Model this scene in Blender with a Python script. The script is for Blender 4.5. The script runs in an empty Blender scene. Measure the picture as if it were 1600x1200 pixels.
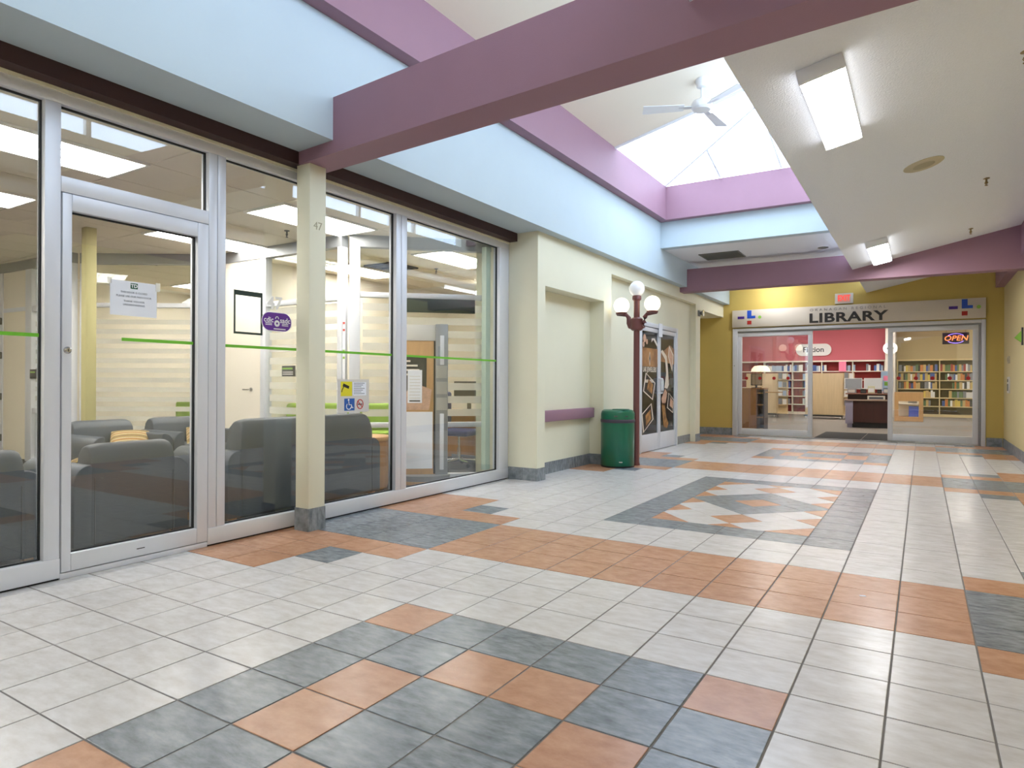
import bpy, bmesh, math, random
from mathutils import Matrix, Vector
random.seed(7)
SC = bpy.context.scene
COL = SC.collection
T = 0.305                                   # floor tile module

# ------------------------------------------------------------------ camera
YAW, ROLL, FPX, CYPX = 0.5580, 0.0043, 1027.18, 598.38
CAM = Vector((0.7127, -2.5728, 1.1292))
_R = Vector((math.cos(YAW), math.sin(YAW), 0)); _F = Vector((-math.sin(YAW), math.cos(YAW), 0)); _U = Vector((0, 0, 1))
_R, _U = _R*math.cos(ROLL)+_U*math.sin(ROLL), _U*math.cos(ROLL)-_R*math.sin(ROLL)
cd = bpy.data.cameras.new('camera'); cam = bpy.data.objects.new('camera', cd); COL.objects.link(cam)
cd.sensor_width = 36; cd.lens = FPX/1600*36; cd.shift_y = (CYPX-600)/1600; cd.clip_start = .05; cd.clip_end = 200
M = Matrix((( _R.x, _U.x, -_F.x, CAM.x), (_R.y, _U.y, -_F.y, CAM.y), (_R.z, _U.z, -_F.z, CAM.z), (0, 0, 0, 1)))
cam.matrix_world = M
SC.camera = cam

# ------------------------------------------------------------------ light and exposure
SKY = 6.0
w = bpy.data.worlds.new('world'); SC.world = w; w.use_nodes = True
bg = w.node_tree.nodes['Background']; bg.inputs[0].default_value = (.69, .82, 1.0, 1); bg.inputs[1].default_value = SKY
SC.view_settings.view_transform = 'Standard'; SC.view_settings.look = 'None'
SC.view_settings.exposure = 0.27; SC.view_settings.gamma = 1.0; SC.view_settings.use_curve_mapping = False
E_BANK, E_HALL, E_LIB, E_GLOBE = 17.0, 34.0, 42.0, 1.7
def portal(loc, sx, sy, rot=(0, 0, 0)):
    l = bpy.data.lights.new('skylight_portal', 'AREA'); l.shape = 'RECTANGLE'; l.size = sx; l.size_y = sy; l.cycles.is_portal = True
    o = bpy.data.objects.new('skylight_portal', l); COL.objects.link(o); o.location = loc; o.rotation_euler = rot
portal((-1.5, 6.6, 4.20), 2.6, 2.4)
portal((-.25, 2.25, 4.20), 1.0, 10.5, (0, math.pi/2, 0))

# ------------------------------------------------------------------ materials
def srgb(c):
    return tuple(((v/255)/12.92 if v/255 <= .04045 else ((v/255+.055)/1.055)**2.4) for v in c)+(1,)
MATS = {}
def mat(name, c, rough=.6, metal=0, bump=0, bscale=200, var=0, vscale=6, var2=None, emit=0, ecol=None, rnd=0, spec=.5, stretch=None, detail=4, coat=0):
    if name in MATS: return MATS[name]
    m = bpy.data.materials.new(name); m.use_nodes = True; nt = m.node_tree; b = nt.nodes['Principled BSDF']
    col = srgb(c); b.inputs['Base Color'].default_value = col
    b.inputs['Roughness'].default_value = rough; b.inputs['Metallic'].default_value = metal; b.inputs['Specular IOR Level'].default_value = spec
    if coat: b.inputs['Coat Weight'].default_value = coat; b.inputs['Coat Roughness'].default_value = .08
    tc = nt.nodes.new('ShaderNodeTexCoord'); src = tc.outputs['Object']
    if stretch:
        mp = nt.nodes.new('ShaderNodeMapping'); mp.inputs['Scale'].default_value = stretch; nt.links.new(src, mp.inputs[0]); src = mp.outputs[0]
    last = None
    if var:
        if rnd:
            oi = nt.nodes.new('ShaderNodeObjectInfo'); gi = nt.nodes.new('ShaderNodeNewGeometry')
            ad = nt.nodes.new('ShaderNodeMath'); ad.operation = 'ADD'
            nt.links.new(oi.outputs['Random'], ad.inputs[0]); nt.links.new(gi.outputs['Random Per Island'], ad.inputs[1])
            mu = nt.nodes.new('ShaderNodeMath'); mu.operation = 'MULTIPLY'; mu.inputs[1].default_value = 37
            nt.links.new(ad.outputs[0], mu.inputs[0])
            va = nt.nodes.new('ShaderNodeVectorMath'); va.operation = 'ADD'; nt.links.new(src, va.inputs[0]); nt.links.new(mu.outputs[0], va.inputs[1]); src2 = va.outputs[0]
        else: src2 = src
        n = nt.nodes.new('ShaderNodeTexNoise'); n.inputs['Scale'].default_value = vscale; n.inputs['Detail'].default_value = detail; n.inputs['Roughness'].default_value = .62
        nt.links.new(src2, n.inputs['Vector'])
        cr = nt.nodes.new('ShaderNodeValToRGB'); cr.color_ramp.elements[0].position = .3; cr.color_ramp.elements[1].position = .72
        d = srgb(var2) if var2 else tuple(v*(1-var) for v in col[:3])+(1,)
        cr.color_ramp.elements[0].color = d; cr.color_ramp.elements[1].color = col
        nt.links.new(n.outputs['Fac'], cr.inputs[0]); nt.links.new(cr.outputs[0], b.inputs['Base Color'])
    if bump:
        n = nt.nodes.new('ShaderNodeTexNoise'); n.inputs['Scale'].default_value = bscale; n.inputs['Detail'].default_value = 3; nt.links.new(src, n.inputs['Vector'])
        bp = nt.nodes.new('ShaderNodeBump'); bp.inputs['Strength'].default_value = bump; bp.inputs['Distance'].default_value = .01
        nt.links.new(n.outputs['Fac'], bp.inputs['Height']); nt.links.new(bp.outputs[0], b.inputs['Normal'])
    if emit:
        b.inputs['Emission Color'].default_value = ecol if ecol else col; b.inputs['Emission Strength'].default_value = emit
    MATS[name] = m; return m
def glassmat(name, tint=(1, 1, 1), ior=1.5, extra=0.0, frost=None):
    m = bpy.data.materials.new(name); m.use_nodes = True; nt = m.node_tree; nt.nodes.clear()
    out = nt.nodes.new('ShaderNodeOutputMaterial'); tr = nt.nodes.new('ShaderNodeBsdfTransparent'); tr.inputs[0].default_value = tint+(1,)
    gl = nt.nodes.new('ShaderNodeBsdfGlossy'); gl.inputs['Roughness'].default_value = .0; gl.inputs[0].default_value = (.88, .95, 1, 1)
    lw = nt.nodes.new('ShaderNodeLayerWeight'); lw.inputs[0].default_value = .5          # 1 - |cos|, same from both sides
    pw = nt.nodes.new('ShaderNodeMath'); pw.operation = 'POWER'; pw.inputs[1].default_value = 5; nt.links.new(lw.outputs['Facing'], pw.inputs[0])
    f0 = ((ior-1)/(ior+1))**2*(1+extra)
    a = nt.nodes.new('ShaderNodeMath'); a.operation = 'MULTIPLY_ADD'; a.inputs[1].default_value = 1-f0; a.inputs[2].default_value = f0; a.use_clamp = True; nt.links.new(pw.outputs[0], a.inputs[0])
    mx = nt.nodes.new('ShaderNodeMixShader'); nt.links.new(a.outputs[0], mx.inputs[0])
    base = tr
    if frost:
        df = nt.nodes.new('ShaderNodeBsdfTranslucent'); df.inputs[0].default_value = srgb(frost[0]); d2 = nt.nodes.new('ShaderNodeBsdfDiffuse'); d2.inputs[0].default_value = srgb(frost[0])
        m0 = nt.nodes.new('ShaderNodeMixShader'); m0.inputs[0].default_value = .5; nt.links.new(df.outputs[0], m0.inputs[1]); nt.links.new(d2.outputs[0], m0.inputs[2])
        m1 = nt.nodes.new('ShaderNodeMixShader'); m1.inputs[0].default_value = frost[1]; nt.links.new(tr.outputs[0], m1.inputs[1]); nt.links.new(m0.outputs[0], m1.inputs[2]); base = m1
    nt.links.new(base.outputs[0], mx.inputs[1]); nt.links.new(gl.outputs[0], mx.inputs[2]); nt.links.new(mx.outputs[0], out.inputs[0])
    MATS[name] = m; return m

GLASS = glassmat('window_glass', (.985, .99, .985), 1.5, .8)
SKYGLASS = glassmat('skylight_glass', (.98, .99, 1.0), 1.4)
PGLASS = glassmat('partition_glass', (.985, .99, .98), 1.4)
FROST = glassmat('frosted_film', (.9, .9, .9), 1.3, 0, ((236, 234, 226), .62))
ALU = mat('brushed_aluminium', (222, 224, 230), .42, .2, var=.05, vscale=3, stretch=(1, 1, .1))
ALU_D = mat('grey_aluminium', (150, 152, 154), .45, .5)
GASKET = mat('black_gasket', (34, 34, 36), .7)
PAINT_BLUE = mat('pale_blue_paint', (188, 203, 211), .75, var=.03, vscale=2, bump=.05, bscale=300)
PAINT_MAROON = mat('mauve_maroon_paint', (152, 116, 132), .6, var=.04, vscale=3, bump=.12, bscale=220)
PAINT_HEAD = mat('shade_deepened_maroon_paint', (58, 33, 33), .6, bump=.1, bscale=220)  # dark brown header paint, deepened so the soffit's shade sits in its colour
PAINT_CREAM = mat('cream_wall_paint', (230, 227, 204), .7, var=.03, vscale=2, bump=.04, bscale=260)
PAINT_MUST = mat('mustard_wall_paint', (203, 178, 98), .7, var=.04, vscale=2, bump=.04, bscale=260)
PAINT_RIGHT = mat('ochre_wall_paint', (216, 200, 150), .7, var=.03, vscale=2, bump=.04, bscale=260)
STIPPLE = mat('stippled_white_ceiling', (238, 242, 249), .9, bump=.55, bscale=85, var=.03, vscale=60)
WELLWHITE = mat('well_cream_paint', (240, 232, 214), .85)
BARWHITE = mat('white_glazing_bar', (236, 240, 244), .5)
WHITE = mat('white_enamel', (236, 238, 240), .4)
OFFICE = mat('warm_white_wall', (234, 226, 212), .8, var=.02, vscale=2)
CEILTILE = mat('acoustic_ceiling_tile', (240, 228, 206), .95, bump=.3, bscale=160, var=.05, vscale=90)
TBAR = mat('white_ceiling_grid', (238, 234, 224), .6)
GROUT = mat('grey_grout', (118, 114, 111), .9)
TILE_W = mat('white_marbled_tile', (219, 217, 217), .26, var=.12, vscale=9, var2=(197, 192, 188), rnd=1, stretch=(1, 2.2, 1), detail=7, bump=.03, bscale=40)
TILE_O = mat('terracotta_tile', (203, 157, 125), .27, var=.2, vscale=11, var2=(178, 128, 96), rnd=1, stretch=(1, 1.6, 1), detail=7, bump=.03, bscale=40)
TILE_B = mat('blue_grey_slate_tile', (154, 160, 165), .27, var=.3, vscale=12, var2=(98, 105, 112), rnd=1, stretch=(1, 2.6, 1), detail=8, bump=.05, bscale=40)
CARPET_B = mat('charcoal_carpet', (74, 74, 78), .98, bump=.4, bscale=400, var=.25, vscale=3, stretch=(6, .6, 1))
CARPET_L = mat('taupe_carpet', (138, 130, 123), .98, bump=.4, bscale=400, var=.12, vscale=2, stretch=(.4, 3, 1))
MATBLK = mat('dark_entrance_matting', (42, 42, 44), .98, bump=.4, bscale=300)
VINYL = mat('slate_grey_vinyl', (66, 73, 83), .5, var=.08, vscale=4, bump=.08, bscale=350)
VINYL_D = mat('slate_vinyl_piping', (66, 68, 74), .5)
MAPLE = mat('maple_veneer', (226, 202, 162), .4, var=.12, vscale=3, stretch=(8, 8, .6))
OAK = mat('honey_oak_veneer', (176, 122, 66), .4, var=.2, vscale=4, stretch=(9, 9, .7))
OAKL = mat('light_oak_veneer', (208, 160, 104), .42, var=.15, vscale=4, stretch=(9, 9, .7))
WALNUT = mat('dark_walnut_panel', (70, 38, 34), .35, var=.2, vscale=4, stretch=(5, 5, .6))
LILAC = mat('lilac_grey_laminate', (150, 146, 170), .45)
BLACK = mat('black_plastic', (28, 28, 30), .45)
DKGREY = mat('dark_grey_metal', (72, 72, 74), .5, .3)
GREEN = mat('glossy_green_metal', (10, 108, 80), .28, .1, var=.08, vscale=3, coat=.4)
MAROONMETAL = mat('maroon_lamp_enamel', (112, 66, 66), .35, .1)
GLOBE_ON = mat('lit_opal_globe', (255, 244, 214), .3, emit=E_GLOBE, ecol=(1, .86, .6, 1))
GLOBE_OFF = mat('added_glow_opal_globe', (238, 238, 244), .25, coat=.3, emit=.12)  # globe is off; faint emission put in for its daylight glow
LENS_B = mat('bank_light_lens', (250, 248, 240), .4, emit=E_BANK, ecol=(1, .97, .92, 1))
LENS_H = mat('hall_light_lens', (255, 252, 246), .4, emit=E_HALL, ecol=(.98, .985, 1.0, 1))
LENS_HS = mat('hall_light_lens_side', (255, 252, 246), .4, emit=4.5, ecol=(.98, .985, 1.0, 1))
LENS_L = mat('library_light_lens', (255, 250, 240), .4, emit=E_LIB, ecol=(1, .95, .88, 1))
LIME = mat('lime_green_upholstery', (146, 182, 66), .6)
PAPER = mat('white_paper', (238, 240, 246), .8)
INK = mat('grey_ink', (90, 94, 104), .8)
TDGREEN = mat('deep_green_print', (30, 92, 62), .6)
DGREEN = mat('dark_green_signboard', (36, 54, 46), .45)
STRIPEG = mat('lime_line_film', (112, 190, 46), .5)
FILMW = mat('white_vinyl_lettering', (240, 240, 240), .6)
PURPLE = mat('violet_sticker', (102, 46, 150), .5)
YELLOW = mat('yellow_print', (228, 216, 40), .6)
SIGNBLUE = mat('blue_print', (40, 92, 170), .6)
SIGNRED = mat('red_print', (190, 52, 46), .6)
STICKGREY = mat('pale_grey_sticker', (214, 210, 204), .6)
NUMGREY = mat('beige_grey_numeral', (176, 170, 142), .6)
STEEL = mat('polished_steel', (190, 190, 190), .25, .9)
SIGNBOARD = mat('glossy_off_white_signboard', (216, 208, 196), .12, coat=.5)
SIGNTXT = mat('charcoal_letter', (52, 50, 50), .4)
SIGNTXT2 = mat('taupe_letter', (150, 144, 138), .4)
LOGOBLUE = mat('royal_blue_block', (36, 84, 196), .4)
LOGOPURP = mat('indigo_block', (72, 40, 140), .4)
LOGORED = mat('crimson_block', (176, 40, 34), .4)
LOGOLIME = mat('lime_block', (140, 190, 76), .4)
REDWALL = mat('rose_red_wall_paint', (200, 108, 120), .8)
REDDARK = mat('dark_red_shelf_back', (150, 52, 54), .8)
SHELFW = mat('white_shelf_laminate', (240, 232, 220), .5)
SHELFY = mat('cream_shelf_laminate', (222, 200, 150), .5)
SHELFBK = mat('olive_shelf_back', (92, 76, 48), .8)
GREYCOL = mat('grey_column_paint', (138, 132, 130), .7)
REDDOT = mat('red_safety_dot', (176, 26, 30), .6)
EXITRED = mat('lit_exit_letter', (230, 50, 44), .5, emit=.7, ecol=(1, .1, .08, 1))
EXITPALE = mat('exit_sign_face', (226, 170, 150), .5)
NEON_O = mat('orange_neon_tube', (255, 120, 60), .4, emit=2.0, ecol=(1, .22, .06, 1))
NEON_V = mat('violet_neon_tube', (150, 110, 255), .4, emit=1.6, ecol=(.35, .22, 1, 1))
NEONBACK = mat('dark_violet_neon_panel', (42, 18, 60), .5)
VENTGREY = mat('grey_vent_metal', (112, 114, 108), .6, .2)
OLIVE = mat('olive_column_paint', (176, 168, 118), .7)
BEIGEDISC = mat('beige_speaker_plastic', (196, 186, 158), .7)
BEIGEDISC2 = mat('beige_speaker_mesh', (178, 168, 140), .8)
BRASS = mat('dull_brass', (150, 130, 90), .4, .7)
HDOOR = mat('cream_door_leaf', (236, 226, 206), .6)
POSTER = mat('dark_brown_poster', (34, 25, 20), .35)
POSTGOLD = mat('golden_print', (206, 150, 84), .4, var=.5, vscale=9, var2=(90, 56, 26))
POSTGLOW = mat('amber_glow_print', (198, 146, 92), .4, var=.3, vscale=3, var2=(120, 80, 48))
POSTWHITE = mat('ivory_print', (232, 220, 204), .4)
POSTPINK = mat('pink_pearl_print', (222, 178, 150), .4, var=.3, vscale=20)
BLUECHAIR = mat('navy_chair_fabric', (50, 60, 104), .8)
PINKP = mat('pink_notice', (246, 140, 176), .7)
PALEBLUE = mat('pale_blue_notice', (170, 196, 226), .7)
PAGE = mat('book_pages', (232, 222, 200), .8)
CONC = mat('roof_outer_shell', (120, 120, 120), .9)

# ------------------------------------------------------------------ geometry helpers
class MB:
    def __init__(s): s.v = []; s.f = []; s.m = []
    def add(s, vs, fs, mi=0):
        k = len(s.v); s.v += [tuple(v) for v in vs]; s.f += [tuple(i+k for i in f) for f in fs]; s.m += [mi]*len(fs); return s
    def box(s, x0, x1, y0, y1, z0, z1, mi=0):
        return s.add([(x0, y0, z0), (x1, y0, z0), (x1, y1, z0), (x0, y1, z0), (x0, y0, z1), (x1, y0, z1), (x1, y1, z1), (x0, y1, z1)],
                     [(0, 3, 2, 1), (4, 5, 6, 7), (0, 1, 5, 4), (1, 2, 6, 5), (2, 3, 7, 6), (3, 0, 4, 7)], mi)
    def prism(s, pts, d, mi=0):
        """pts: 3-D polygon, d: extrusion vector"""
        n = len(pts); d = Vector(d); a = [Vector(p) for p in pts]; b = [p+d for p in a]
        return s.add(a+b, [tuple(range(n-1, -1, -1)), tuple(range(n, 2*n))]+[(i, (i+1) % n, n+(i+1) % n, n+i) for i in range(n)], mi)
    def hexa(s, bot, top, mi=0):
        return s.add(list(bot)+list(top), [(3, 2, 1, 0), (4, 5, 6, 7), (0, 1, 5, 4), (1, 2, 6, 5), (2, 3, 7, 6), (3, 0, 4, 7)], mi)
    def lathe(s, prof, seg=32, c=(0, 0, 0), mi=0, ax='z'):
        vs = []; fs = []
        for r, z in prof:
            for k in range(seg):
                a = 2*math.pi*k/seg; p = (r*math.cos(a), r*math.sin(a), z)
                if ax == 'x': p = (p[2], p[0], p[1])
                if ax == 'y': p = (p[1], p[2], p[0])
                vs.append((p[0]+c[0], p[1]+c[1], p[2]+c[2]))
        n = len(prof)
        for i in range(n-1):
            for k in range(seg): fs.append((i*seg+k, i*seg+(k+1) % seg, (i+1)*seg+(k+1) % seg, (i+1)*seg+k))
        fs.append(tuple(range(seg-1, -1, -1))); fs.append(tuple((n-1)*seg+k for k in range(seg)))
        return s.add(vs, fs, mi)
    def sphere(s, c, r, seg=24, rings=14, mi=0, sz=1):
        prof = [(r*math.sin(math.pi*i/rings), -r*sz*math.cos(math.pi*i/rings)) for i in range(rings+1)]
        prof[0] = (r*.01, -r*sz); prof[-1] = (r*.01, r*sz)
        return s.lathe(prof, seg, c, mi)
    def tube(s, path, rad, seg=10, mi=0):
        P = [Vector(p) for p in path]; vs = []; fs = []; n = len(P)
        rads = rad if isinstance(rad, (list, tuple)) else [rad]*n
        up = Vector((0, 0, 1))
        for i, p in enumerate(P):
            t = (P[min(i+1, n-1)]-P[max(i-1, 0)]).normalized()
            u = up if abs(t.z) < .95 else Vector((1, 0, 0))
            a = t.cross(u).normalized(); b = a.cross(t).normalized()
            for k in range(seg):
                an = 2*math.pi*k/seg; vs.append(p+(a*math.cos(an)+b*math.sin(an))*rads[i])
        for i in range(n-1):
            for k in range(seg): fs.append((i*seg+k, i*seg+(k+1) % seg, (i+1)*seg+(k+1) % seg, (i+1)*seg+k))
        fs.append(tuple(range(seg-1, -1, -1))); fs.append(tuple((n-1)*seg+k for k in range(seg)))
        return s.add(vs, fs, mi)
    def mesh(s, name, mats):
        me = bpy.data.meshes.new(name); me.from_pydata(s.v, [], s.f)
        for m in (mats if isinstance(mats, (list, tuple)) else [mats]): me.materials.append(m)
        if any(s.m): me.polygons.foreach_set('material_index', s.m)
        bm = bmesh.new(); bm.from_mesh(me); bmesh.ops.recalc_face_normals(bm, faces=bm.faces); bm.to_mesh(me); bm.free()
        return me
    def build(s, name, mats, parent=None, smooth=False, bevel=0, seg=2):
        me = s.mesh(name, mats)
        if bevel:
            bm = bmesh.new(); bm.from_mesh(me)
            es = [e for e in bm.edges if len(e.link_faces) == 2 and e.calc_face_angle(0) > .5]
            bmesh.ops.bevel(bm, geom=es, offset=bevel, segments=seg, profile=.5, affect='EDGES', clamp_overlap=True)
            bm.to_mesh(me); bm.free()
        if smooth or bevel:
            me.polygons.foreach_set('use_smooth', [True]*len(me.polygons))
            if hasattr(me, 'set_sharp_from_angle'): me.set_sharp_from_angle(angle=math.radians(38))
        return link(name, me, parent)
def link(name, data, parent=None):
    o = bpy.data.objects.new(name, data); COL.objects.link(o); o.parent = parent; return o
def tag(o, label=None, cat=None, group=None, kind=None):
    if label: o['label'] = label
    if cat: o['category'] = cat
    if group: o['group'] = group
    if kind: o['kind'] = kind
    return o
def empty(name, loc=(0, 0, 0), rz=0):
    o = bpy.data.objects.new(name, None); COL.objects.link(o); o.location = loc; o.rotation_euler = (0, 0, rz); o.empty_display_size = .1; return o
def struct(name, mb, m, label, bevel=0, cat=None):
    o = mb.build(name, m, None, bevel=bevel); return tag(o, label, cat or name.split('_')[0], None, 'structure')
def copy_tree(o, parent=None):
    c = o.copy(); COL.objects.link(c); c.parent = parent
    for ch in list(o.children): copy_tree(ch, c)
    return c
def text(name, body, size, loc, face, m, parent=None, ext=.002, sx=1, align='CENTER', spacing=1, bold=0, shear=0):
    cu = bpy.data.curves.new(name, 'FONT'); cu.body = body; cu.size = size; cu.extrude = ext; cu.align_x = align; cu.align_y = 'CENTER'
    cu.space_character = spacing; cu.offset = bold; cu.shear = shear; cu.materials.append(m); cu.resolution_u = 3
    tmp = bpy.data.objects.new(name, cu); COL.objects.link(tmp)
    dg = bpy.context.evaluated_depsgraph_get(); me = bpy.data.meshes.new_from_object(tmp.evaluated_get(dg)); bpy.data.objects.remove(tmp)
    o = link(name, me, parent); o.location = loc
    o.rotation_euler = {'+x': (math.pi/2, 0, math.pi/2), '-y': (math.pi/2, 0, 0), '-x': (math.pi/2, 0, -math.pi/2)}[face]; o.scale = (sx, 1, 1)
    return o
def proj(p):
    d = Vector(p)-CAM; z = d.dot(_F)
    if z < .05: return None
    return (800+FPX*d.dot(_R)/z, CYPX-FPX*d.dot(_U)/z)

# ------------------------------------------------------------------ floor
fl = struct('floor', MB().box(-3.6, 2.2, -7, 12.45, -.12, -.003), GROUT, 'tiled mall corridor floor of white, terracotta and slate tiles')
def motif(i, j):
    """colour of the floor cell i, j: pattern repeats every 32 rows"""
    if i < -2: i = -5-i                       # mirror about the corridor axis: cells -3 -> -2, -8 -> 3
    # now i >= -2
    jj = (j+6) % 32-6                         # -6 .. 25
    if -6 <= jj <= -1 and i <= 0:             # square of six by six
        a = i; b = min(jj+6, -1-jj)           # a -2..0, b 0..2 from the edge
        if (a, b) in ((0, 0), (-2, 1), (-1, 2)): return 'O'
        return 'B'
    for c in (4, 21, -11):
        d = abs(jj-c)
        if d <= 1: return 'B' if i >= 3 else 'O'
        if d == 2 and i >= 3: return 'O'
        if d == 3 and i == 4: return 'B'
        if d == 3 and i >= 5: return 'O'
        if d == 4 and i >= 5: return 'O'
    if 8 <= jj < 18 and i <= 0:
        if i == 0 or jj in (8, 17): return 'B'
        return None                           # diagonal inlay
    return 'W'
def clip(poly, f):
    out = []
    for k in range(len(poly)):
        a, b = poly[k], poly[(k+1) % len(poly)]; fa, fb = f(a), f(b)
        if fa >= 0: out.append(a)
        if (fa >= 0) != (fb >= 0):
            t = fa/(fa-fb); out.append((a[0]+(b[0]-a[0])*t, a[1]+(b[1]-a[1])*t))
    return out
XL, XR = -3.46, 1.98
pieces = []
for j in range(-14, 41):
    for i in range(-12, 7):
        k = motif(i, j)
        if k is None: continue
        y1 = min((j+1)*T, 12.44)
        poly = [(max(i*T, XL), j*T), (min((i+1)*T, XR), j*T), (min((i+1)*T, XR), y1), (max(i*T, XL), y1)]
        if poly[1][0]-poly[0][0] < .03 or y1-j*T < .02: continue
        pieces.append((k, poly, 7e-3))
WD = {(-3, 1), (-3, 2), (-2, 0), (-2, 1), (-1, 3), (-2, 3), (0, 2), (-1, 2), (1, -3), (2, -3), (0, -2), (1, -2), (3, -1), (3, -2), (2, 0), (2, -1)}
h = math.sqrt(.5)
for a in range(-7, 8):
    for b in range(-7, 8):
        cx = -2+(a+b)*h; cy = 13+(a-b)*h
        poly = [(cx-h, cy), (cx, cy-h), (cx+h, cy), (cx, cy+h)]
        for f in (lambda p: p[0]+4, lambda p: -p[0], lambda p: p[1]-9, lambda p: 17-p[1]): poly = clip(poly, f) if poly else poly
        if len(poly) < 3: continue
        ar = abs(sum(poly[k][0]*poly[(k+1) % len(poly)][1]-poly[(k+1) % len(poly)][0]*poly[k][1] for k in range(len(poly))))/2
        if ar < .02: continue
        k = 'O' if (a, b) == (0, 0) else 'B' if max(abs(a), abs(b)) <= 1 else 'W' if (a, b) in WD else 'O'
        pieces.append((k, [(x*T, y*T) for x, y in poly], 3.5e-3))
def tile_mesh(mb, poly, g, mi, c=(0, 0)):
    n = len(poly); mx = sum(p[0] for p in poly)/n; my = sum(p[1] for p in poly)/n
    def inset(q):
        out = []
        for p in poly:
            dx, dy = p[0]-mx, p[1]-my; L = math.hypot(dx, dy); s = max(0, 1-q*1.41/L); out.append((mx+dx*s-c[0], my+dy*s-c[1]))
        return out
    a = inset(g/2); b = inset(g/2+.0018)
    vs = [(x, y, -.01) for x, y in a]+[(x, y, -.0012) for x, y in a]+[(x, y, 0) for x, y in b]
    fs = [tuple(range(2*n, 3*n))]+[(r*n+k, r*n+(k+1) % n, (r+1)*n+(k+1) % n, (r+1)*n+k) for r in (0, 1) for k in range(n)]
    mb.add(vs, fs, mi)
def seen_area(poly):
    P = [proj((x, y, 0)) for x, y in poly]
    if any(p is None for p in P): return 0
    mx = sum(p[0] for p in P)/len(P); my = sum(p[1] for p in P)/len(P)
    if not (-60 < mx < 1660 and my < 1250): return 0
    return abs(sum(P[k][0]*P[(k+1) % len(P)][1]-P[(k+1) % len(P)][0]*P[k][1] for k in range(len(P))))/2
TM = {'W': TILE_W, 'O': TILE_O, 'B': TILE_B}
pieces.sort(key=lambda q: -seen_area(q[1]))
shared = {}
for k, poly, g in pieces[:300]:
    c = (sum(p[0] for p in poly)/len(poly), sum(p[1] for p in poly)/len(poly))
    key = (k, g, tuple((round(x-c[0], 4), round(y-c[1], 4)) for x, y in poly))
    if key not in shared:
        mb = MB(); tile_mesh(mb, poly, g, 0, c); shared[key] = mb.mesh('tile', TM[k])
    o = link('tile', shared[key], fl); o.location = (c[0], c[1], random.uniform(-.0006, 0))
mb = MB()
for k, poly, g in pieces[300:]: tile_mesh(mb, poly, g, 'WOB'.index(k))
tag(mb.build('tile_rest', [TILE_W, TILE_O, TILE_B], fl), kind='stuff')

# ------------------------------------------------------------------ left wall: pier, niche, door bay, alcove
W = -3.04; ZS = 2.88
mb = MB().box(-3.62, W, 3.99, 4.17, 0, ZS)
mb.box(-3.62, -3.25, 4.17, 5.84, 0, 2.27).box(-3.62, W, 4.17, 5.84, 2.27, ZS).box(-3.62, W, 5.84, 6.10, 0, ZS)
mb.box(-3.62, -3.15, 6.10, 7.42, 0, 2.685).box(-3.62, -3.15, 9.32, 10.2, 0, 2.685).box(-3.62, -3.15, 7.42, 9.32, 2.14, 2.685).box(-3.62, W, 6.10, 10.2, 2.685, ZS)
mb.box(-3.62, W, 10.2, 10.5, 0, ZS).box(-3.62, W, 10.5, 12.32, 2.60, ZS).box(-3.72, -3.60, 10.4, 12.32, 0, 2.7)
mb.box(-3.9, -3.62, 3.99, 10.5, 0, ZS)
wl = struct('wall_left', mb, PAINT_CREAM, 'cream left corridor wall with a tall niche and a door bay')
col47 = tag(MB().box(-3.36, -3.215, .825, .985, 0, 2.80).build('column', PAINT_CREAM, bevel=.004), 'slim cream square post before the bank glazing', 'post', None, 'structure')
text('numeral', '47', .085, (-3.2140, .905, 2.32), '+x', NUMGREY, col47, .001)
# baseboards of slate tiles
def base_tiles(name, runs, label, zt=.145):
    root = tag(empty(name), label, 'baseboard', None, 'structure')
    for (p, q, n, t) in runs:           # p, q: plan points, n: outward normal, t: number of tiles
        p, q, n = Vector(p+(0,)), Vector(q+(0,)), Vector(n+(0,)); d = (q-p)/t; L = d.length; d0 = d.normalized()
        for k in range(t):
            a = p+d*k+d0*.002; b = p+d*(k+1)-d0*.002
            MB().hexa([a, b, b+n*.012, a+n*.012], [a+Vector((0, 0, zt)), b+Vector((0, 0, zt)), b+n*.009+Vector((0, 0, zt)), a+n*.009+Vector((0, 0, zt))]).build('tile', TILE_B, root)
base_tiles('baseboard_left', [((-3.43, 3.99), (W+.012, 3.99), (0, -1), 2), ((W, 3.99), (W, 4.17), (1, 0), 1), ((-3.25, 4.18), (-3.25, 5.84), (1, 0), 7),
                              ((-3.24, 5.84), (W, 5.84), (0, -1), 1), ((W, 5.84), (W, 6.10), (1, 0), 1), ((-3.15, 6.1), (-3.15, 7.40), (1, 0), 5), ((-3.15, 9.34), (-3.15, 10.19), (1, 0), 4),
                              ((W, 10.2), (W, 10.49), (1, 0), 1)], 'blue grey tile baseboard along the cream left wall')
base_tiles('baseboard_post', [((-3.36, .825), (-3.203, .825), (0, -1), 1), ((-3.215, .825), (-3.215, .985), (1, 0), 1)], 'slate tile foot wrapped round the slim cream post', .17)
rail = MB().box(-3.25, -3.17, 4.19, 5.825, .655, .79).build('wall_guard_rail', PAINT_MAROON, bevel=.008); tag(rail, 'maroon wooden guard rail across the cream niche', 'rail')
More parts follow.
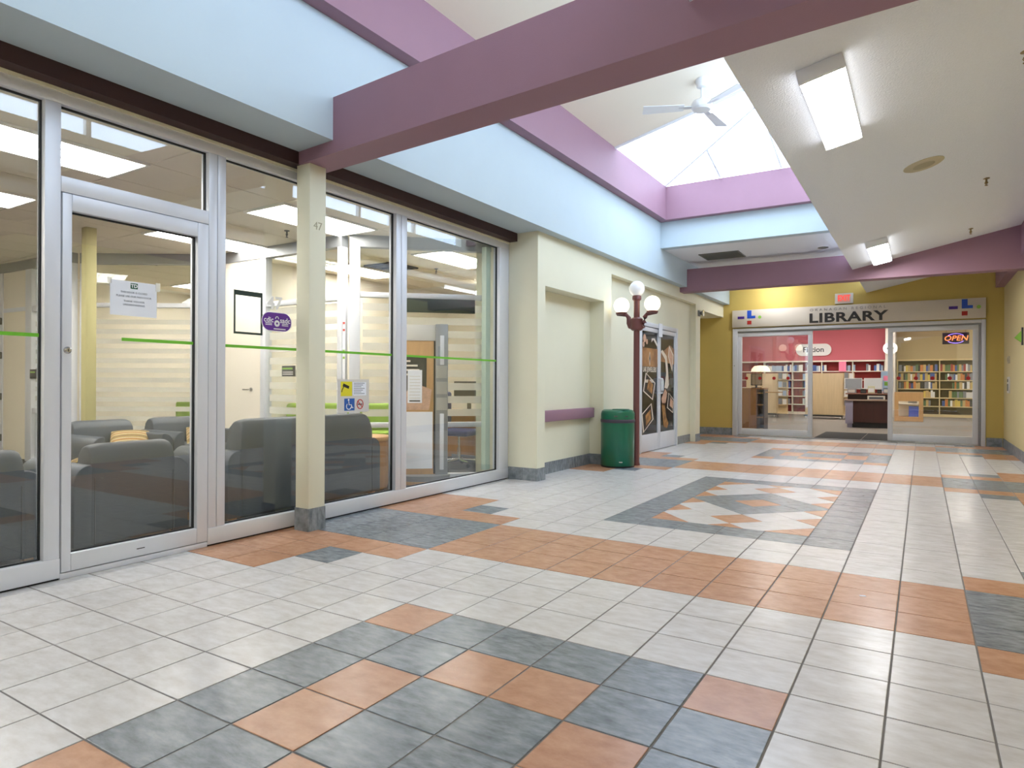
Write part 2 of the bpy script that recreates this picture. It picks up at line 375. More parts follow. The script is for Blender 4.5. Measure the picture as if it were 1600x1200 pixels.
# blue fascia, maroon header and curb
mb = MB().box(-3.9, -2.91, -7, 12.32, ZS, 3.75)
tag(struct('wall_fascia', mb, PAINT_BLUE, 'pale blue bulkhead running above the left shopfronts'), cat='bulkhead')
struct('trim_1', MB().box(-3.6, -3.315, -7, 3.985, 2.785, ZS+.01), PAINT_HEAD, 'maroon header along the top of the bank glazing, colour deepened for soffit shade')
struct('trim_2', MB().box(-3.5, -3.42, -7, 3.985, 2.765, 2.786), PAINT_CREAM, 'thin cream strip between maroon header and glazing')
mb = MB().box(-3.3, -2.78, -7, 7.65, 3.75, 4.28).box(-3.3, -.20, 7.65, 7.95, 3.75, 4.28)
struct('trim_3', mb, PAINT_MAROON, 'mauve skylight curb above the pale blue bulkhead')
struct('wall_well_far', MB().box(-2.92, -.22, 7.78, 7.95, 3.33, 3.76), PAINT_BLUE, 'pale blue cross bulkhead under the far skylight curb')
struct('ceiling_far', MB().box(-2.915, -.2, 7.79, 12.4, 3.331, 3.45), STIPPLE, 'flat white ceiling behind the far skylight curb')
# maroon beams
zb, zt = 2.785, 3.19
def lerp(a, b, x): t = (x-a[0])/(b[0]-a[0]); return (x, a[1]+(b[1]-a[1])*t)
f0, f1 = lerp((-3.153, .791), (-.313, .556), -3.33), lerp((-3.153, .791), (-.313, .556), 2.15)
r0, r1 = lerp((-2.704, 1.015), (.084, .799), -3.33), lerp((-2.704, 1.015), (.084, .799), 2.15)
mb = MB().hexa([f0+(zb,), f1+(zb,), r1+(zb,), r0+(zb,)], [f0+(zt,), f1+(zt,), r1+(zt,), r0+(zt,)])
struct('trim_4', mb, PAINT_MAROON, 'big mauve cross beam resting on the slim cream post')
struct('trim_5', MB().box(-3.09, 2.1, 9.2, 9.45, 2.795, 3.20).box(-.3, 2.1, 9.2, 9.45, 3.2, 3.5), PAINT_MAROON, 'dark maroon cross beam before the library entrance')
struct('trim_6', MB().box(1.84, 2.1, 9.45, 12.35, 2.91, 3.5).box(1.90, 2.1, -7, 9.2, 2.98, 3.5), PAINT_MAROON, 'maroon beam running along the ochre right wall')
# sloping right ceiling
def slope(x): return 2.96+.213*(x+.24)
mb = MB().prism([(-.24, -7, slope(-.24)), (2.15, -7, slope(2.15)), (2.15, -7, slope(2.15)+.2), (-.24, -7, slope(-.24)+.2)], (0, 19.4, 0))
struct('ceiling', mb, STIPPLE, 'stippled white ceiling sloping up to the right')
struct('wall_well_right', MB().box(-.24, -.1, -7, 7.95, slope(-.24)+.1, 3.70).box(-.24, -.1, -7, 7.95, 4.70, 5.1).box(-.24, -.1, -7, -3.0, 3.7, 4.7).box(-.24, -.1, 7.5, 7.95, 3.7, 4.7), WELLWHITE, 'white right side of the skylight well')
# skylight roof: opaque cream slope, glazed ends
def roofz(x): return 4.28+.235*(x+2.78)
def slab(y0, y1, t): return MB().prism([(-2.95, y0, roofz(-2.95)), (-.1, y0, roofz(-.1)), (-.1, y0, roofz(-.1)+t), (-2.95, y0, roofz(-2.95)+t)], (0, y1-y0, 0))
mb = slab(-6.95, 5.6, .12); struct('ceiling_well', mb, WELLWHITE, 'cream sloping ceiling inside the skylight well')
struct('wall_roof_end', MB().box(-3.3, -.1, -7.1, -6.9, 2.8, 5.2), WELLWHITE, 'closed near end of the skylight well')
def skylight(name, y0, y1, hip, label, nbar):
    root = tag(empty(name), label, 'skylight', None, 'structure')
    x0, x1 = -2.80, -.17
    if hip:     # hip rises from the far curb
        k = .27; yh = lambda x: y1-(roofz(x)-4.28)/k
        pts = [(x0, y1, 4.285), (x1, max(y0, yh(x1)), roofz(x1)), (x1, y1, 4.285)]
        MB().prism(pts, (0, 0, .02)).build('pane', SKYGLASS, root)
        xs = [x0+(x1-x0)*t/3 for t in range(4)]
        for a, b in zip(xs[:-1], xs[1:]):
            MB().prism([(a, y0, roofz(a)), (b, y0, roofz(b)), (b, max(y0, yh(b)), roofz(b)), (a, yh(a), roofz(a))], (0, 0, .02)).build('pane', SKYGLASS, root)
        MB().tube([(x0, y1, 4.30), (x1, yh(x1), roofz(x1)+.01)], .022, 8).build('glazing_bar', BARWHITE, root)
        for a in xs[1:3]: MB().tube([(a, y1, 4.30), (a, yh(a), roofz(a)+.01)], .018, 8).build('glazing_bar', BARWHITE, root)
        MB().tube([(x0, y0, roofz(x0)), (x1, y0, roofz(x1))], .025, 8).build('glazing_bar', BARWHITE, root)
    else:       # assumed upright clerestory, out of view, added for daylight on the left side
        for t in range(nbar):
            a = y0+(y1-y0)*t/nbar; b = y0+(y1-y0)*(t+1)/nbar
            MB().box(-.18, -.168, a, b, 3.7, 4.7).build('pane', SKYGLASS, root)
            MB().box(-.21, -.14, a-.025, a+.025, 3.7, 4.7).build('glazing_bar', BARWHITE, root)
    return root
skylight('window_1', 5.6, 7.66, True, 'bright glazed skylight at the far end of the well', 0)
skylight('window_2', -3.0, 7.5, False, 'assumed unseen clerestory glazing on the high side of the well, added for daylight', 8)
# far wall with library opening, right wall, near wall
YL = 12.3
mb = MB().box(-3.72, -2.835, YL, YL+.16, 0, 3.6).box(1.705, 2.15, YL, YL+.16, 0, 3.6).box(-2.835, 1.705, YL, YL+.16, 2.345, 3.6)
struct('wall_back', mb, PAINT_MUST, 'mustard wall around the library entrance')
struct('wall_right', MB().box(1.97, 2.12, -7, YL, 0, 3.6), PAINT_RIGHT, 'ochre right corridor wall')
struct('wall_near', MB().box(-3.62, 2.12, -7.15, -7, 0, 3.6), PAINT_RIGHT, 'plain wall closing the corridor behind')
base_tiles('baseboard_back', [((1.71, YL), (1.955, YL), (0, -1), 1)], 'slate tile base beside the library frame', .16)
base_tiles('baseboard_back_left', [((-3.6, YL), (-2.84, YL), (0, -1), 4)], 'pale tile base in the corner beside the library frame', .16)
base_tiles('baseboard_right', [((1.97, 12.29), (1.97, 8.0), (-1, 0), 14)], 'blue grey tile base along the ochre right wall', .16)

# ------------------------------------------------------------------ bank storefront
XF = -3.43
def front(parent, name, y0, y1, z0, z1, x0=-3.52, x1=XF, m=ALU, bev=.004): return MB().box(x0, x1, y0, y1, z0, z1).build(name, m, parent, bevel=bev)
win = tag(empty('window_3', (0, 0, 0)), 'full height aluminium shopfront glazing of the bank', 'shopfront', None, 'structure')
front(win, 'head_rail', -6.9, 3.985, 2.70, 2.766)
for (a, b) in ((-6.9, -.767), (.14, 3.985)): front(win, 'sill_rail', a, b, .012, .125, -3.53, XF+.004)
front(win, 'threshold', -.767, .14, .0, .035)
front(win, 'floor_seal', -6.9, 3.985, 0, .012, -3.53, -3.445, GASKET, 0)
for (a, b) in ((-.85, -.768), (.142, .205), (.209, .272), (1.03, 1.10), (2.03, 2.10), (2.105, 2.18), (3.79, 3.985), (-2.5, -2.4), (-4.2, -4.1), (-5.9, -5.8)): front(win, 'mullion', a, b, .125, 2.70)
front(win, 'transom', -.768, .142, 2.205, 2.295)
front(win, 'corner_panel', 3.70, 3.79, .125, 2.70, -3.62, -3.56, mat('pale_green_edge', (176, 196, 180), .4), 0)
panes = []
for (a, b, z0, z1) in ((-2.4, -.85, .125, 2.70), (-.768, .142, 2.295, 2.70), (.272, 1.03, .125, 2.70), (1.10, 2.03, .125, 2.70), (2.18, 3.79, .125, 2.70), (-4.1, -2.5, .125, 2.7), (-5.8, -4.2, .125, 2.7)):
    p = MB().box(-3.484, -3.476, a, b, z0, z1).build('pane', GLASS, win); panes.append((p, a, b))
    g = MB()
    for (c, d, e, f) in ((a, a+.008, z0, z1), (b-.008, b, z0, z1), (a, b, z0, z0+.008), (a, b, z1-.008, z1)): g.box(-3.49, -3.47, c, d, e, f)
    g.build('gasket', GASKET, p)
    if z0 < 1 and b > -2:
        MB().box(-3.4755, -3.4745, a+.008, b-.008, 1.375, 1.395).build('line', STRIPEG, p)
tag(win, 'full height aluminium shopfront glazing of the bank', 'shopfront', None, 'structure')
# bank door leaf
door = tag(empty('door_1', (0, 0, 0)), 'narrow aluminium framed glass door of the bank', 'door', None, 'structure')
for (a, b) in ((-.762, -.712), (.06, .137)): front(door, 'stile', a, b, .04, 2.20, -3.515, -3.425)
front(door, 'top_rail', -.712, .06, 2.105, 2.20, -3.515, -3.425); front(door, 'bottom_rail', -.712, .06, .04, .14, -3.515, -3.425)
dp = MB().box(-3.474, -3.466, -.712, .06, .14, 2.105).build('pane', GLASS, door)
MB().box(-3.4655, -3.4645, -.415, .052, 1.378, 1.398).build('line', STRIPEG, dp)
g = MB()
for (c, d, e, f) in ((-.712, -.704, .14, 2.105), (.052, .06, .14, 2.105), (-.712, .06, .14, .148), (-.712, .06, 2.097, 2.105)): g.box(-3.48, -3.46, c, d, e, f)
g.build('gasket', GASKET, dp)
lk = MB().lathe([(.020, 0), (.020, .008), (.014, .014), (.012, .016)], 20, (-3.425, -.736, 1.305), ax='x').build('lock_cylinder', STEEL, door, True)
MB().box(-3.409, -3.407, -.738, -.734, 1.298, 1.312).build('keyhole', BLACK, lk)
MB().box(-3.425, -3.4235, -.34, -.29, .085, .09).build('maker_plate', GASKET, door)
# notice on the door
n = tag(empty('notice_sheet', (-3.463, -.3425, 1.535)), 'white paper notice taped to the bank door glass', 'paper')
MB().box(0, .0012, -.143, .143, 0, .215).build('sheet', PAPER, n)
tdl = MB().box(.0012, .002, -.022, .022, .17, .205).build('emblem', TDGREEN, n)
text('emblem_lettering', 'TD', .03, (.0023, 0, .187), '+x', FILMW, tdl, .0003, bold=.001)
for z, s, b in ((.145, 'THIS DOOR IS CLOSED', .016), (.12, 'PLEASE USE OUR MAIN DOOR', .016), (.09, 'THANK YOU FOR', .016), (.068, 'UNDERSTANDING', .016)): text('lettering', s, b, (.002, 0, z), '+x', INK, n, .0002)
MB().box(.0005, .0016, -.16, -.135, .19, .225).build('tape', FROST, n); MB().box(.0005, .0016, .135, .165, .17, .225).build('tape', FROST, n)
# stickers on glass
s = tag(empty('oval_sticker', (-3.4738, .737, 1.588)), 'violet rounded sticker with a padlock on the bank glass', 'sticker')
def rounded(y0, y1, z0, z1, r, x, seg=8):
    P = []
    for cy, cz, a0 in ((y1-r, z1-r, 0), (y0+r, z1-r, 90), (y0+r, z0+r, 180), (y1-r, z0+r, 270)):
        for k in range(seg+1): a = math.radians(a0+90*k/seg); P.append((x, cy+r*math.cos(a), cz+r*math.sin(a)))
    return P
MB().prism(rounded(-.138, .138, -.074, .074, .07, 0), (.0008, 0, 0)).build('border', FILMW, s)
MB().prism(rounded(-.132, .132, -.068, .068, .065, .0008), (.0006, 0, 0)).build('field', PURPLE, s)
text('lettering', 'cdic', .055, (.0016, -.075, .012), '+x', FILMW, s, .0003, bold=.001); text('lettering', 'sadc', .055, (.0016, .075, .012), '+x', FILMW, s, .0003, bold=.001)
for y in (-.075, .075):
    for z in (-.016, -.028): MB().box(.0014, .0018, y-.03, y+.03, z, z+.006).build('small_print', FILMW, s)
MB().box(.0014, .0018, -.03, .08, -.058, -.05).build('small_print', FILMW, s)
MB().lathe([(.025, 0), (.025, .0006)], 20, (.0014, 0, -.012), ax='x').build('padlock', FILMW, s)
MB().tube([(.0018, .014*math.cos(a), .022+.018*math.sin(a)) for a in [math.pi*k/8 for k in range(9)]], .0035, 6).build('shackle', FILMW, s)
MB().lathe([(.009, 0), (.009, .0004)], 8, (.002, 0, -.012), ax='x').build('leaf_mark', PURPLE, s)
for p, a, b in panes:
    if a == .272: text('numeral', '47', .135, (-3.4742, .717, 1.725), '+x', FILMW, p, .0004, bold=.003)
s = tag(empty('information_sticker', (-3.4738, 1.54, 1.01)), 'grey sticker with camera, wheelchair and no smoking signs', 'sticker')
MB().box(0, .0006, -.185, .185, -.14, .145).build('backing', STICKGREY, s)
MB().box(.0006, .0012, -.15, -.02, .0, .125).build('camera_panel', YELLOW, s)
cb = MB().prism([(.0012, -.13, .085), (.0012, -.06, .062), (.0012, -.052, .085), (.0012, -.12, .11)], (.0004, 0, 0)).build('camera_symbol', BLACK, s); MB().tube([(.0016, -.115, .085), (.0016, -.135, .055), (.0016, -.14, .035)], .004, 6).build('bracket', BLACK, cb)
MB().box(.0006, .0012, -.01, .15, .005, .12).build('text_panel', PAPER, s)
for k in range(7): MB().box(.0012, .0015, .0, .13-.02*(k % 3), .108-.015*k, .113-.015*k).build('small_print', INK, s)
bl = MB().box(.0006, .0012, -.11, .01, -.125, -.02).build('wheelchair_panel', SIGNBLUE, s)
MB().lathe([(.009, 0), (.009, .0004)], 12, (.0012, -.06, -.033), ax='x').build('head', FILMW, bl)
MB().tube([(.0016, -.06, -.045), (.0016, -.055, -.075), (.0016, -.03, -.075), (.0016, -.02, -.1), (.0016, -.008, -.1)], .0045, 6).build('figure', FILMW, bl)
MB().tube([(.0016, -.058+.028*math.cos(a), -.088+.026*math.sin(a)) for a in [math.radians(d) for d in range(130, 370, 20)]], .004, 6).build('wheel', FILMW, bl)
MB().tube([(.0014, .075+.036*math.cos(a), -.072+.04*math.sin(a)) for a in [math.radians(d) for d in range(0, 361, 20)]], .0045, 6).build('no_smoking_ring', SIGNRED, s)
MB().tube([(.0014, .05, -.047), (.0014, .1, -.097)], .004, 6).build('no_smoking_bar', SIGNRED, s); MB().box(.0006, .0012, .05, .1, -.078, -.068).build('cigarette', BLACK, s)
# dark green frame film on the glass beside the numeral
fr = tag(empty('frame_sticker', (-3.4748, .487, 1.476)), 'dark green empty rectangle stuck on the bank glass beside the violet sticker', 'sticker')
for (a, b, c, d) in ((-.121, .121, .28, .316), (-.121, .121, 0, .016), (-.121, -.107, .016, .28), (.105, .121, .016, .28)): MB().box(0, .0008, a, b, c, d).build('bar', DGREEN, fr)

# ------------------------------------------------------------------ bank interior shell
ZC = 2.83
struct('floor_bank', MB().box(-11.7, -3.53, -3.6, 7.7, -.1, -.002), CARPET_B, 'charcoal carpet of the bank')
mb = MB().box(-11.85, -11.7, -3.6, 7.7, 0, 3.2).box(-11.85, -3.6, -3.75, -3.6, 0, 3.2).box(-11.85, -3.6, 7.7, 7.85, 0, 3.2)
struct('wall_bank', mb, OFFICE, 'warm white outer walls of the bank')
ceil = struct('ceiling_bank', MB().box(-11.85, -3.45, -3.75, 7.85, ZC+.02, ZC+.1), TBAR, 'beige acoustic tile ceiling of the bank')
mod = (.62, 1.27); X0, Y0 = -4.43, .30
LIGHTS = [(0, -1, 'first'), (0, 1, 'second'), (0, 3, 'third'), (3, -1, ''), (3, 1, ''), (3, 3, ''), (6, 3, ''), (6, -1, ''), (9, 3, ''), (0, -3, ''), (3, -3, '')]
lset = {(a, b) for a, b, _ in LIGHTS}; VENTS = {(2, 3), (4, 1)}
ct = MB().box(-.304, .304, -.629, .629, 0, .012).mesh('ceiling_tile', CEILTILE)
for a in range(-1, 11):
    for b in range(-3, 5):
        if (a, b) in lset: continue
        o = link('ceiling_tile', ct, ceil); o.location = (X0-mod[0]*(a+.5), Y0+mod[1]*(b+.5), ZC+.006)
def troffer(x, y, label):
    r = tag(empty('ceiling_troffer', (x, y, ZC)), label, 'ceiling light', 'troffer lights in the bank ceiling')
    mb = MB()
    for (p, q, s_, t) in ((-.308, -.285, -.633, .633), (.285, .308, -.633, .633), (-.285, .285, -.633, -.61), (-.285, .285, .61, .633)): mb.box(p, q, s_, t, -.012, .02)
    mb.build('frame', TBAR, r)
    MB().box(-.285, .285, -.61, .61, 0, .012).build('lens', LENS_B, r)
    for x_ in (-.095, .095): MB().box(x_-.004, x_+.004, -.61, .61, -.008, .0).build('divider', WHITE, r)
LB = {(0, -1): 'long bank ceiling light above the glass door', (0, 1): 'bank ceiling light seen behind the slim cream post', (0, 3): 'bank ceiling light nearest the cream pier',
      (3, -1): 'inner row bank ceiling light farthest to the left', (3, 1): 'inner row bank ceiling light over the facing armchairs', (3, 3): 'inner row bank ceiling light behind the round ceiling vent',
      (6, 3): 'added office ceiling light brightening the room behind the striped partition', (9, 3): 'added office ceiling light farthest from the corridor', (6, -1): 'deep bank ceiling light past the olive column', (0, -3): 'bank ceiling light beyond the photo along the glazing', (3, -3): 'bank ceiling light beyond the photo, inner row'}  # both office lights are added to brighten the dark back office
for a, b, _ in LIGHTS: troffer(X0-mod[0]*(a+.5), Y0+mod[1]*(b+.5), LB[(a, b)])
v = tag(empty('ceiling_vent', (X0-mod[0]*2.4, Y0+mod[1]*3.45, ZC)), 'dark square air diffuser in the bank ceiling', 'vent')
for k in range(4):
    a = .28-.065*k; z = -.006-.008*k; mb = MB()
    for (p, q, s_, t) in ((-a, -a+.035, -a, a), (a-.035, a, -a, a), (-a, a, -a, -a+.035), (-a, a, a-.035, a)): mb.box(p, q, s_, t, z-.01, .006)
    mb.build('louvre_ring', DKGREY, v)
def sprinkler(loc, label, m=BRASS, tilt=0):
    r = tag(empty('sprinkler_head', loc), label, 'sprinkler', 'fire sprinkler heads')
    MB().lathe([(.03, .0), (.03, -.006), (.012, -.01)], 16).build('escutcheon', m, r, True)
    MB().lathe([(.009, -.008), (.009, -.035), (.014, -.04), (.006, -.06)], 12).build('stem', m, r, True)
    for s_ in (-1, 1): MB().tube([(0, 0, -.035), (s_*.016, 0, -.048), (0, 0, -.072)], .003, 6).build('yoke_arm', m, r)
    MB().lathe([(.004, -.07), (.015, -.073), (.015, -.077), (.004, -.078)], 12).build('deflector', m, r)
    return r
sprinkler((-5.35, 2.35, ZC), 'sprinkler head in the bank ceiling left of the slim post', DKGREY)
sprinkler((-5.45, 5.15, ZC), 'sprinkler head in the bank ceiling over the angled office', DKGREY)
sprinkler((-8.4, 2.6, ZC), 'sprinkler head in the bank ceiling above the notice', DKGREY)
tubel = tag(MB().tube([(-5.75, 6.6, 2.66), (-4.9, 6.95, 2.66)], .03, 10).build('tube_light', LENS_B), 'thin tube light over the angled office', 'light')

# ------------------------------------------------------------------ bank partitions
def partition(name, A, B, label, posts, panes_, solids=(), rails=(), bands=(), bandr=(0, 1), head=2.70, hh=.13):
    A, B = Vector(A), Vector(B); L = (B-A).length; rz = math.atan2(B.y-A.y, B.x-A.x)
    r = tag(empty(name, (A.x, A.y, 0), rz), label, 'partition', None, 'structure')
    MB().box(0, L, -.05, .05, head, ZC+.015).build('header', ALU_D, r)
    for a, b in posts: MB().box(a, b, -.05, .05, 0, head).build('post', ALU, r, bevel=.004)
    for a, b, z0, z1 in rails: MB().box(a, b, -.04, .04, z0, z1).build('rail', ALU, r, bevel=.004)
    for a, b, z0, z1, m in solids: MB().box(a, b, -.035, .035, z0, z1).build('panel', m, r)
    for a, b, z0, z1 in panes_:
        p = MB().box(a, b, -.004, .004, z0, z1).build('pane', PGLASS, r)
        if z0 < 1.5 < z1 or bandr == 'all':
            for (c, d) in bands:
                if c > z0 and d < z1: MB().box(a+.03, b-.03, -.0055, -.004, c, d).build('frosted_band', FROST, p)
    return r
bandsA = [(1.96-.13*k-.065, 1.96-.13*k) for k in range(13)]
bandsB = [(2.055-.155*k-.085, 2.055-.155*k) for k in range(10)]
partition('wall_partition_1', (-11.6, 1.65), (-8.85, 1.75), 'side glass partition with a cream door deep in the bank', [(.5, .9), (1.57, 1.74), (2.68, 2.75)],
          [(1.74, 2.68, .75, 2.1), (1.74, 2.68, 2.18, 2.70), (1.74, 2.68, .05, .68)], [(.9, 1.57, .02, 2.12, HDOOR), (0, .5, 0, 2.7, OFFICE), (.9, 1.57, 2.18, 2.7, OFFICE)],
          [(1.74, 2.68, 2.10, 2.18), (1.74, 2.68, .68, .75), (.9, 1.57, 2.12, 2.18), (1.74, 2.68, 0, .05)], bandsA)
partition('wall_partition_2', (-8.85, 1.85), (-7.3, 2.88), 'striped glass partition facing the bank armchairs', [(0, .06), (1.80, 1.86)],
          [(.06, 1.80, .05, 2.12), (.06, 1.80, 2.18, 2.70)], [], [(.06, 1.8, 2.12, 2.18), (.06, 1.8, 0, .05)], bandsA)
partition('wall_partition_3', (-7.3, 2.87), (-4.98, 2.87), 'white wall with a door and striped glass in the bank', [(.87, .97), (2.25, 2.32)],
          [(.97, 2.25, .08, 2.08), (.97, 2.25, 2.14, 2.70)], [(0, .87, 0, 2.70, OFFICE)], [(.97, 2.25, 2.08, 2.14), (.97, 2.25, 0, .08)], bandsB)
p4 = partition('wall_partition_4', (-4.93, 2.90), (-3.64, 4.10), 'angled striped glass wall behind the brochure stand', [(0, .12), (1.66, 1.76)],
          [(.12, 1.66, .66, 2.12), (.12, 1.66, 2.18, 2.70), (.12, 1.66, .05, .60)], [], [(.12, 1.66, 2.12, 2.18), (.12, 1.66, .60, .66), (.12, 1.66, 0, .05)], bandsB)
ds = tag(empty('header_sign', (-4.56, 3.16, 1.945), math.atan2(1.2, 1.29)), 'dark green blank header sign on the angled glass wall', 'sign')
MB().box(0, 1.0, -.09, -.055, 0, .16).build('board', DGREEN, ds, bevel=.003); MB().box(0, 1.0, -.055, -.05, .06, .1).build('mounting_strip', ALU_D, ds)
# door furniture
lh = tag(empty('lever_handle', (-6.62, 2.835, 1.03)), 'steel lever handle on the white bank wall door', 'handle')
MB().lathe([(.026, 0), (.026, -.012)], 16, ax='y').build('rose', STEEL, lh); MB().tube([(0, -.01, 0), (0, -.045, 0), (-.11, -.05, 0)], .009, 8).build('lever', STEEL, lh, True)
for k, z in enumerate((.25, .85, 1.45, 1.95)):
    hg = tag(MB().box(-10.74, -10.70, 1.60, 1.632, z, z+.1).build('door_hinge', DKGREY, bevel=.004), 'grey butt hinge, number %s from the floor, on the cream bank door' % ('one', 'two', 'three', 'four')[k], 'hinge', 'hinges of the cream bank door')
pl = tag(empty('room_plaque', (-5.93, 2.862, 1.20)), 'small dark room plaque on striped bank glass behind the violet sticker', 'plaque'); MB().box(-.12, .12, -.012, 0, 0, .13).build('plate', DKGREY, pl, bevel=.003)
MB().box(-.11, .08, -.014, -.012, .085, .105).build('print_line', LOGOLIME, pl)
for z in (.02, .045): MB().box(-.1, .09, -.014, -.012, z, z+.012).build('print_line', STICKGREY, pl)
pl = tag(empty('room_plaque', (-9.75, 1.655, 1.16)), 'small dark room plaque beside the cream bank door', 'plaque'); MB().box(-.1, .1, -.012, 0, 0, .13).build('plate', DKGREY, pl, bevel=.003); MB().box(-.08, .06, -.014, -.012, .08, .1).build('print_line', LOGOLIME, pl)
oc = tag(MB().box(-7.225, -7.12, 1.09, 1.20, 0, ZC+.006).build('column', OLIVE, bevel=.004), 'slim olive column inside the bank', 'column', None, 'structure')
hs = MB()
hs.tube([(-4.955, 2.84, .98), (-4.955, 2.84, 2.02)], .006, 8)
hs_o = tag(empty('height_strip', (-4.955, 2.842, .98)), 'narrow height marker strip with coloured dots on the corner post', 'height strip')
MB().box(-.02, .02, -.004, 0, 0, 1.04).build('tape', PAPER, hs_o)
for z, m in ((.06, SIGNBLUE), (.12, SIGNBLUE), (.42, LOGOLIME), (.5, LOGOLIME), (.74, SIGNRED), (.82, SIGNRED)): MB().box(-.016, .016, -.006, -.004, z, z+.025).build('dot', m, hs_o)

# ------------------------------------------------------------------ bank furniture
def seat(name, wdt, H, label, cat, loc, rz, ncush=1, arm=.12, group=None):
    r = tag(empty(name, loc, rz), label, cat, group)
    y = wdt/2; D = .76; inn = y-arm
    for s_ in (-1, 1):
        # arm: rounded outer top
        pts = []; ya, yb = s_*inn, s_*y; zt_ = .605; rad = .10
        prof = [(ya, .09), (yb, .09), (yb, zt_-rad)]+[(yb-s_*rad+s_*rad*math.cos(a), zt_-rad+rad*math.sin(a)) for a in [math.radians(15*k) for k in range(1, 7)]]+[(ya, zt_-.012)]
        MB().prism([(.012, p, z) for p, z in prof], (D-.012, 0, 0)).build('arm', VINYL, r, bevel=.012, seg=2)
    # backrest, leaning, top rounded
    sec = [(.0, .10), (.0, H-.14), (.018, H-.05), (.05, H-.008), (.09, H), (.15, H-.012), (.19, H-.06), (.235, .44), (.235, .10)]
    n = len(sec); vs = []; fs = []
    cols = [(-inn+.004, 0), (-inn+.004, .5), (-inn+.05, 1), (inn-.05, 1), (inn-.004, .5), (inn-.004, 0)]
    m_ = MB()
    L = [(-inn-.03, .985), (-inn+.03, 1), (inn-.03, 1), (inn+.03, .985)]
    for (yy, sc_) in L:
        for (x, z) in sec:
            k = max(0, (z-.5))/(H-.5); ysh = yy*(1-.07*k*k) if abs(yy) > .01 else yy
            vs.append((x+(0.012 if sc_ < 1 and x < .1 else 0), ysh, z*sc_ if z > .3 else z))
    for c in range(len(L)-1):
        for k in range(n): fs.append((c*n+k, c*n+(k+1) % n, (c+1)*n+(k+1) % n, (c+1)*n+k))
    fs.append(tuple(range(n))); fs.append(tuple((len(L)-1)*n+k for k in range(n)))
    m_.add(vs, fs); m_.build('backrest', VINYL, r, bevel=.014, seg=2)
    for s_ in (-1, 1): MB().tube([(.004, s_*(inn+.002), .1), (.004, s_*(inn+.002), .52)], .004, 6).build('seam', VINYL_D, r)
    MB().box(.05, D-.03, -inn, inn, .09, .29).build('base', VINYL, r, bevel=.01)
    cw = 2*inn/ncush
    for k in range(ncush): MB().box(.2, D+.01, -inn+cw*k+.004, -inn+cw*(k+1)-.004, .29, .45).build('seat_cushion', VINYL, r, bevel=.035, seg=3)
    for sx in (.06, D-.08):
        for s_ in (-1, 1): MB().box(sx-.025, sx+.025, s_*(y-.07)-.025, s_*(y-.07)+.025, 0, .095).build('leg', OAK, r, bevel=.004)
    return r
seat('armchair', .745, .73, 'grey armchair with its back to the bank door', 'armchair', (-3.70, -.195, 0), math.pi, group='grey bank armchairs')
seat('armchair', .745, .73, 'grey armchair with its back to the glass, cut by the photo edge', 'armchair', (-3.70, -1.10, 0), math.pi, group='grey bank armchairs')
seat('armchair', .78, .73, 'grey armchair facing the glass, before the olive column', 'armchair', (-6.58, .93, 0), 0, group='grey bank armchairs')
seat('armchair', .78, .73, 'grey armchair facing the glass, below the striped partition', 'armchair', (-6.60, 1.73, 0), 0, group='grey bank armchairs')
seat('two_seat_sofa', 1.64, .84, 'grey two-seat sofa with its back to the glass', 'sofa', (-3.70, 1.31, 0), math.pi, 2)
m_st = bpy.data.materials.new('striped_cushion_fabric'); m_st.use_nodes = True; nt = m_st.node_tree; b_ = nt.nodes['Principled BSDF']; b_.inputs['Roughness'].default_value = .9
tc = nt.nodes.new('ShaderNodeTexCoord'); wv = nt.nodes.new('ShaderNodeTexWave'); wv.inputs['Scale'].default_value = 2.6; wv.bands_direction = 'Y'; cr = nt.nodes.new('ShaderNodeValToRGB'); cr.color_ramp.interpolation = 'CONSTANT'
for p, c in ((.25, (176, 150, 70)), (.45, (92, 76, 62)), (.6, (196, 186, 156)), (.8, (146, 108, 60))):
    e = cr.color_ramp.elements.new(p); e.color = srgb(c)
cr.color_ramp.elements[0].color = srgb((120, 98, 66)); nt.links.new(tc.outputs['Object'], wv.inputs[0]); nt.links.new(wv.outputs['Fac'], cr.inputs[0]); nt.links.new(cr.outputs[0], b_.inputs['Base Color'])
def cushion(loc, rot, label):
    bm = bmesh.new(); bmesh.ops.create_grid(bm, x_segments=14, y_segments=14, size=.5)
    top = [v_ for v_ in bm.verts]; me = bpy.data.meshes.new('cushion')
    vs = []; fs = []; N = 15
    for sgn in (1, -1):
        for i in range(N):
            for j in range(N):
                u, v_ = i/(N-1)*2-1, j/(N-1)*2-1; t = max(0, (1-u*u)*(1-v_*v_))**.45
                pin = 1-.06*(1-abs(u*v_))
                vs.append((u*.17, v_*.17, sgn*.06*t))
    for s_ in range(2):
        for i in range(N-1):
            for j in range(N-1):
                a = s_*N*N+i*N+j; q = (a, a+1, a+N+1, a+N); fs.append(q if s_ else q[::-1])
    bm.free(); me.from_pydata(vs, [], fs); me.materials.append(m_st); me.polygons.foreach_set('use_smooth', [True]*len(me.polygons))
    o = link('cushion', me); o.location = loc; o.rotation_euler = rot
    return tag(o, label, 'cushion', 'striped cushions on the bank armchairs')
cushion((-6.14, 1.05, .53), (math.radians(28), 0, math.radians(60)), 'striped cushion on the armchair before the olive column')
cushion((-6.14, 1.86, .53), (math.radians(28), 0, math.radians(60)), 'striped cushion on the armchair below the striped partition')
cushion((-4.14, -.36, .53), (math.radians(30), 0, math.radians(-60)), 'striped cushion peeping over the arm of the armchair by the door')
rt = tag(empty('round_table', (-4.33, 2.50, 0)), 'round honey wood drum table beside the sofa', 'table')
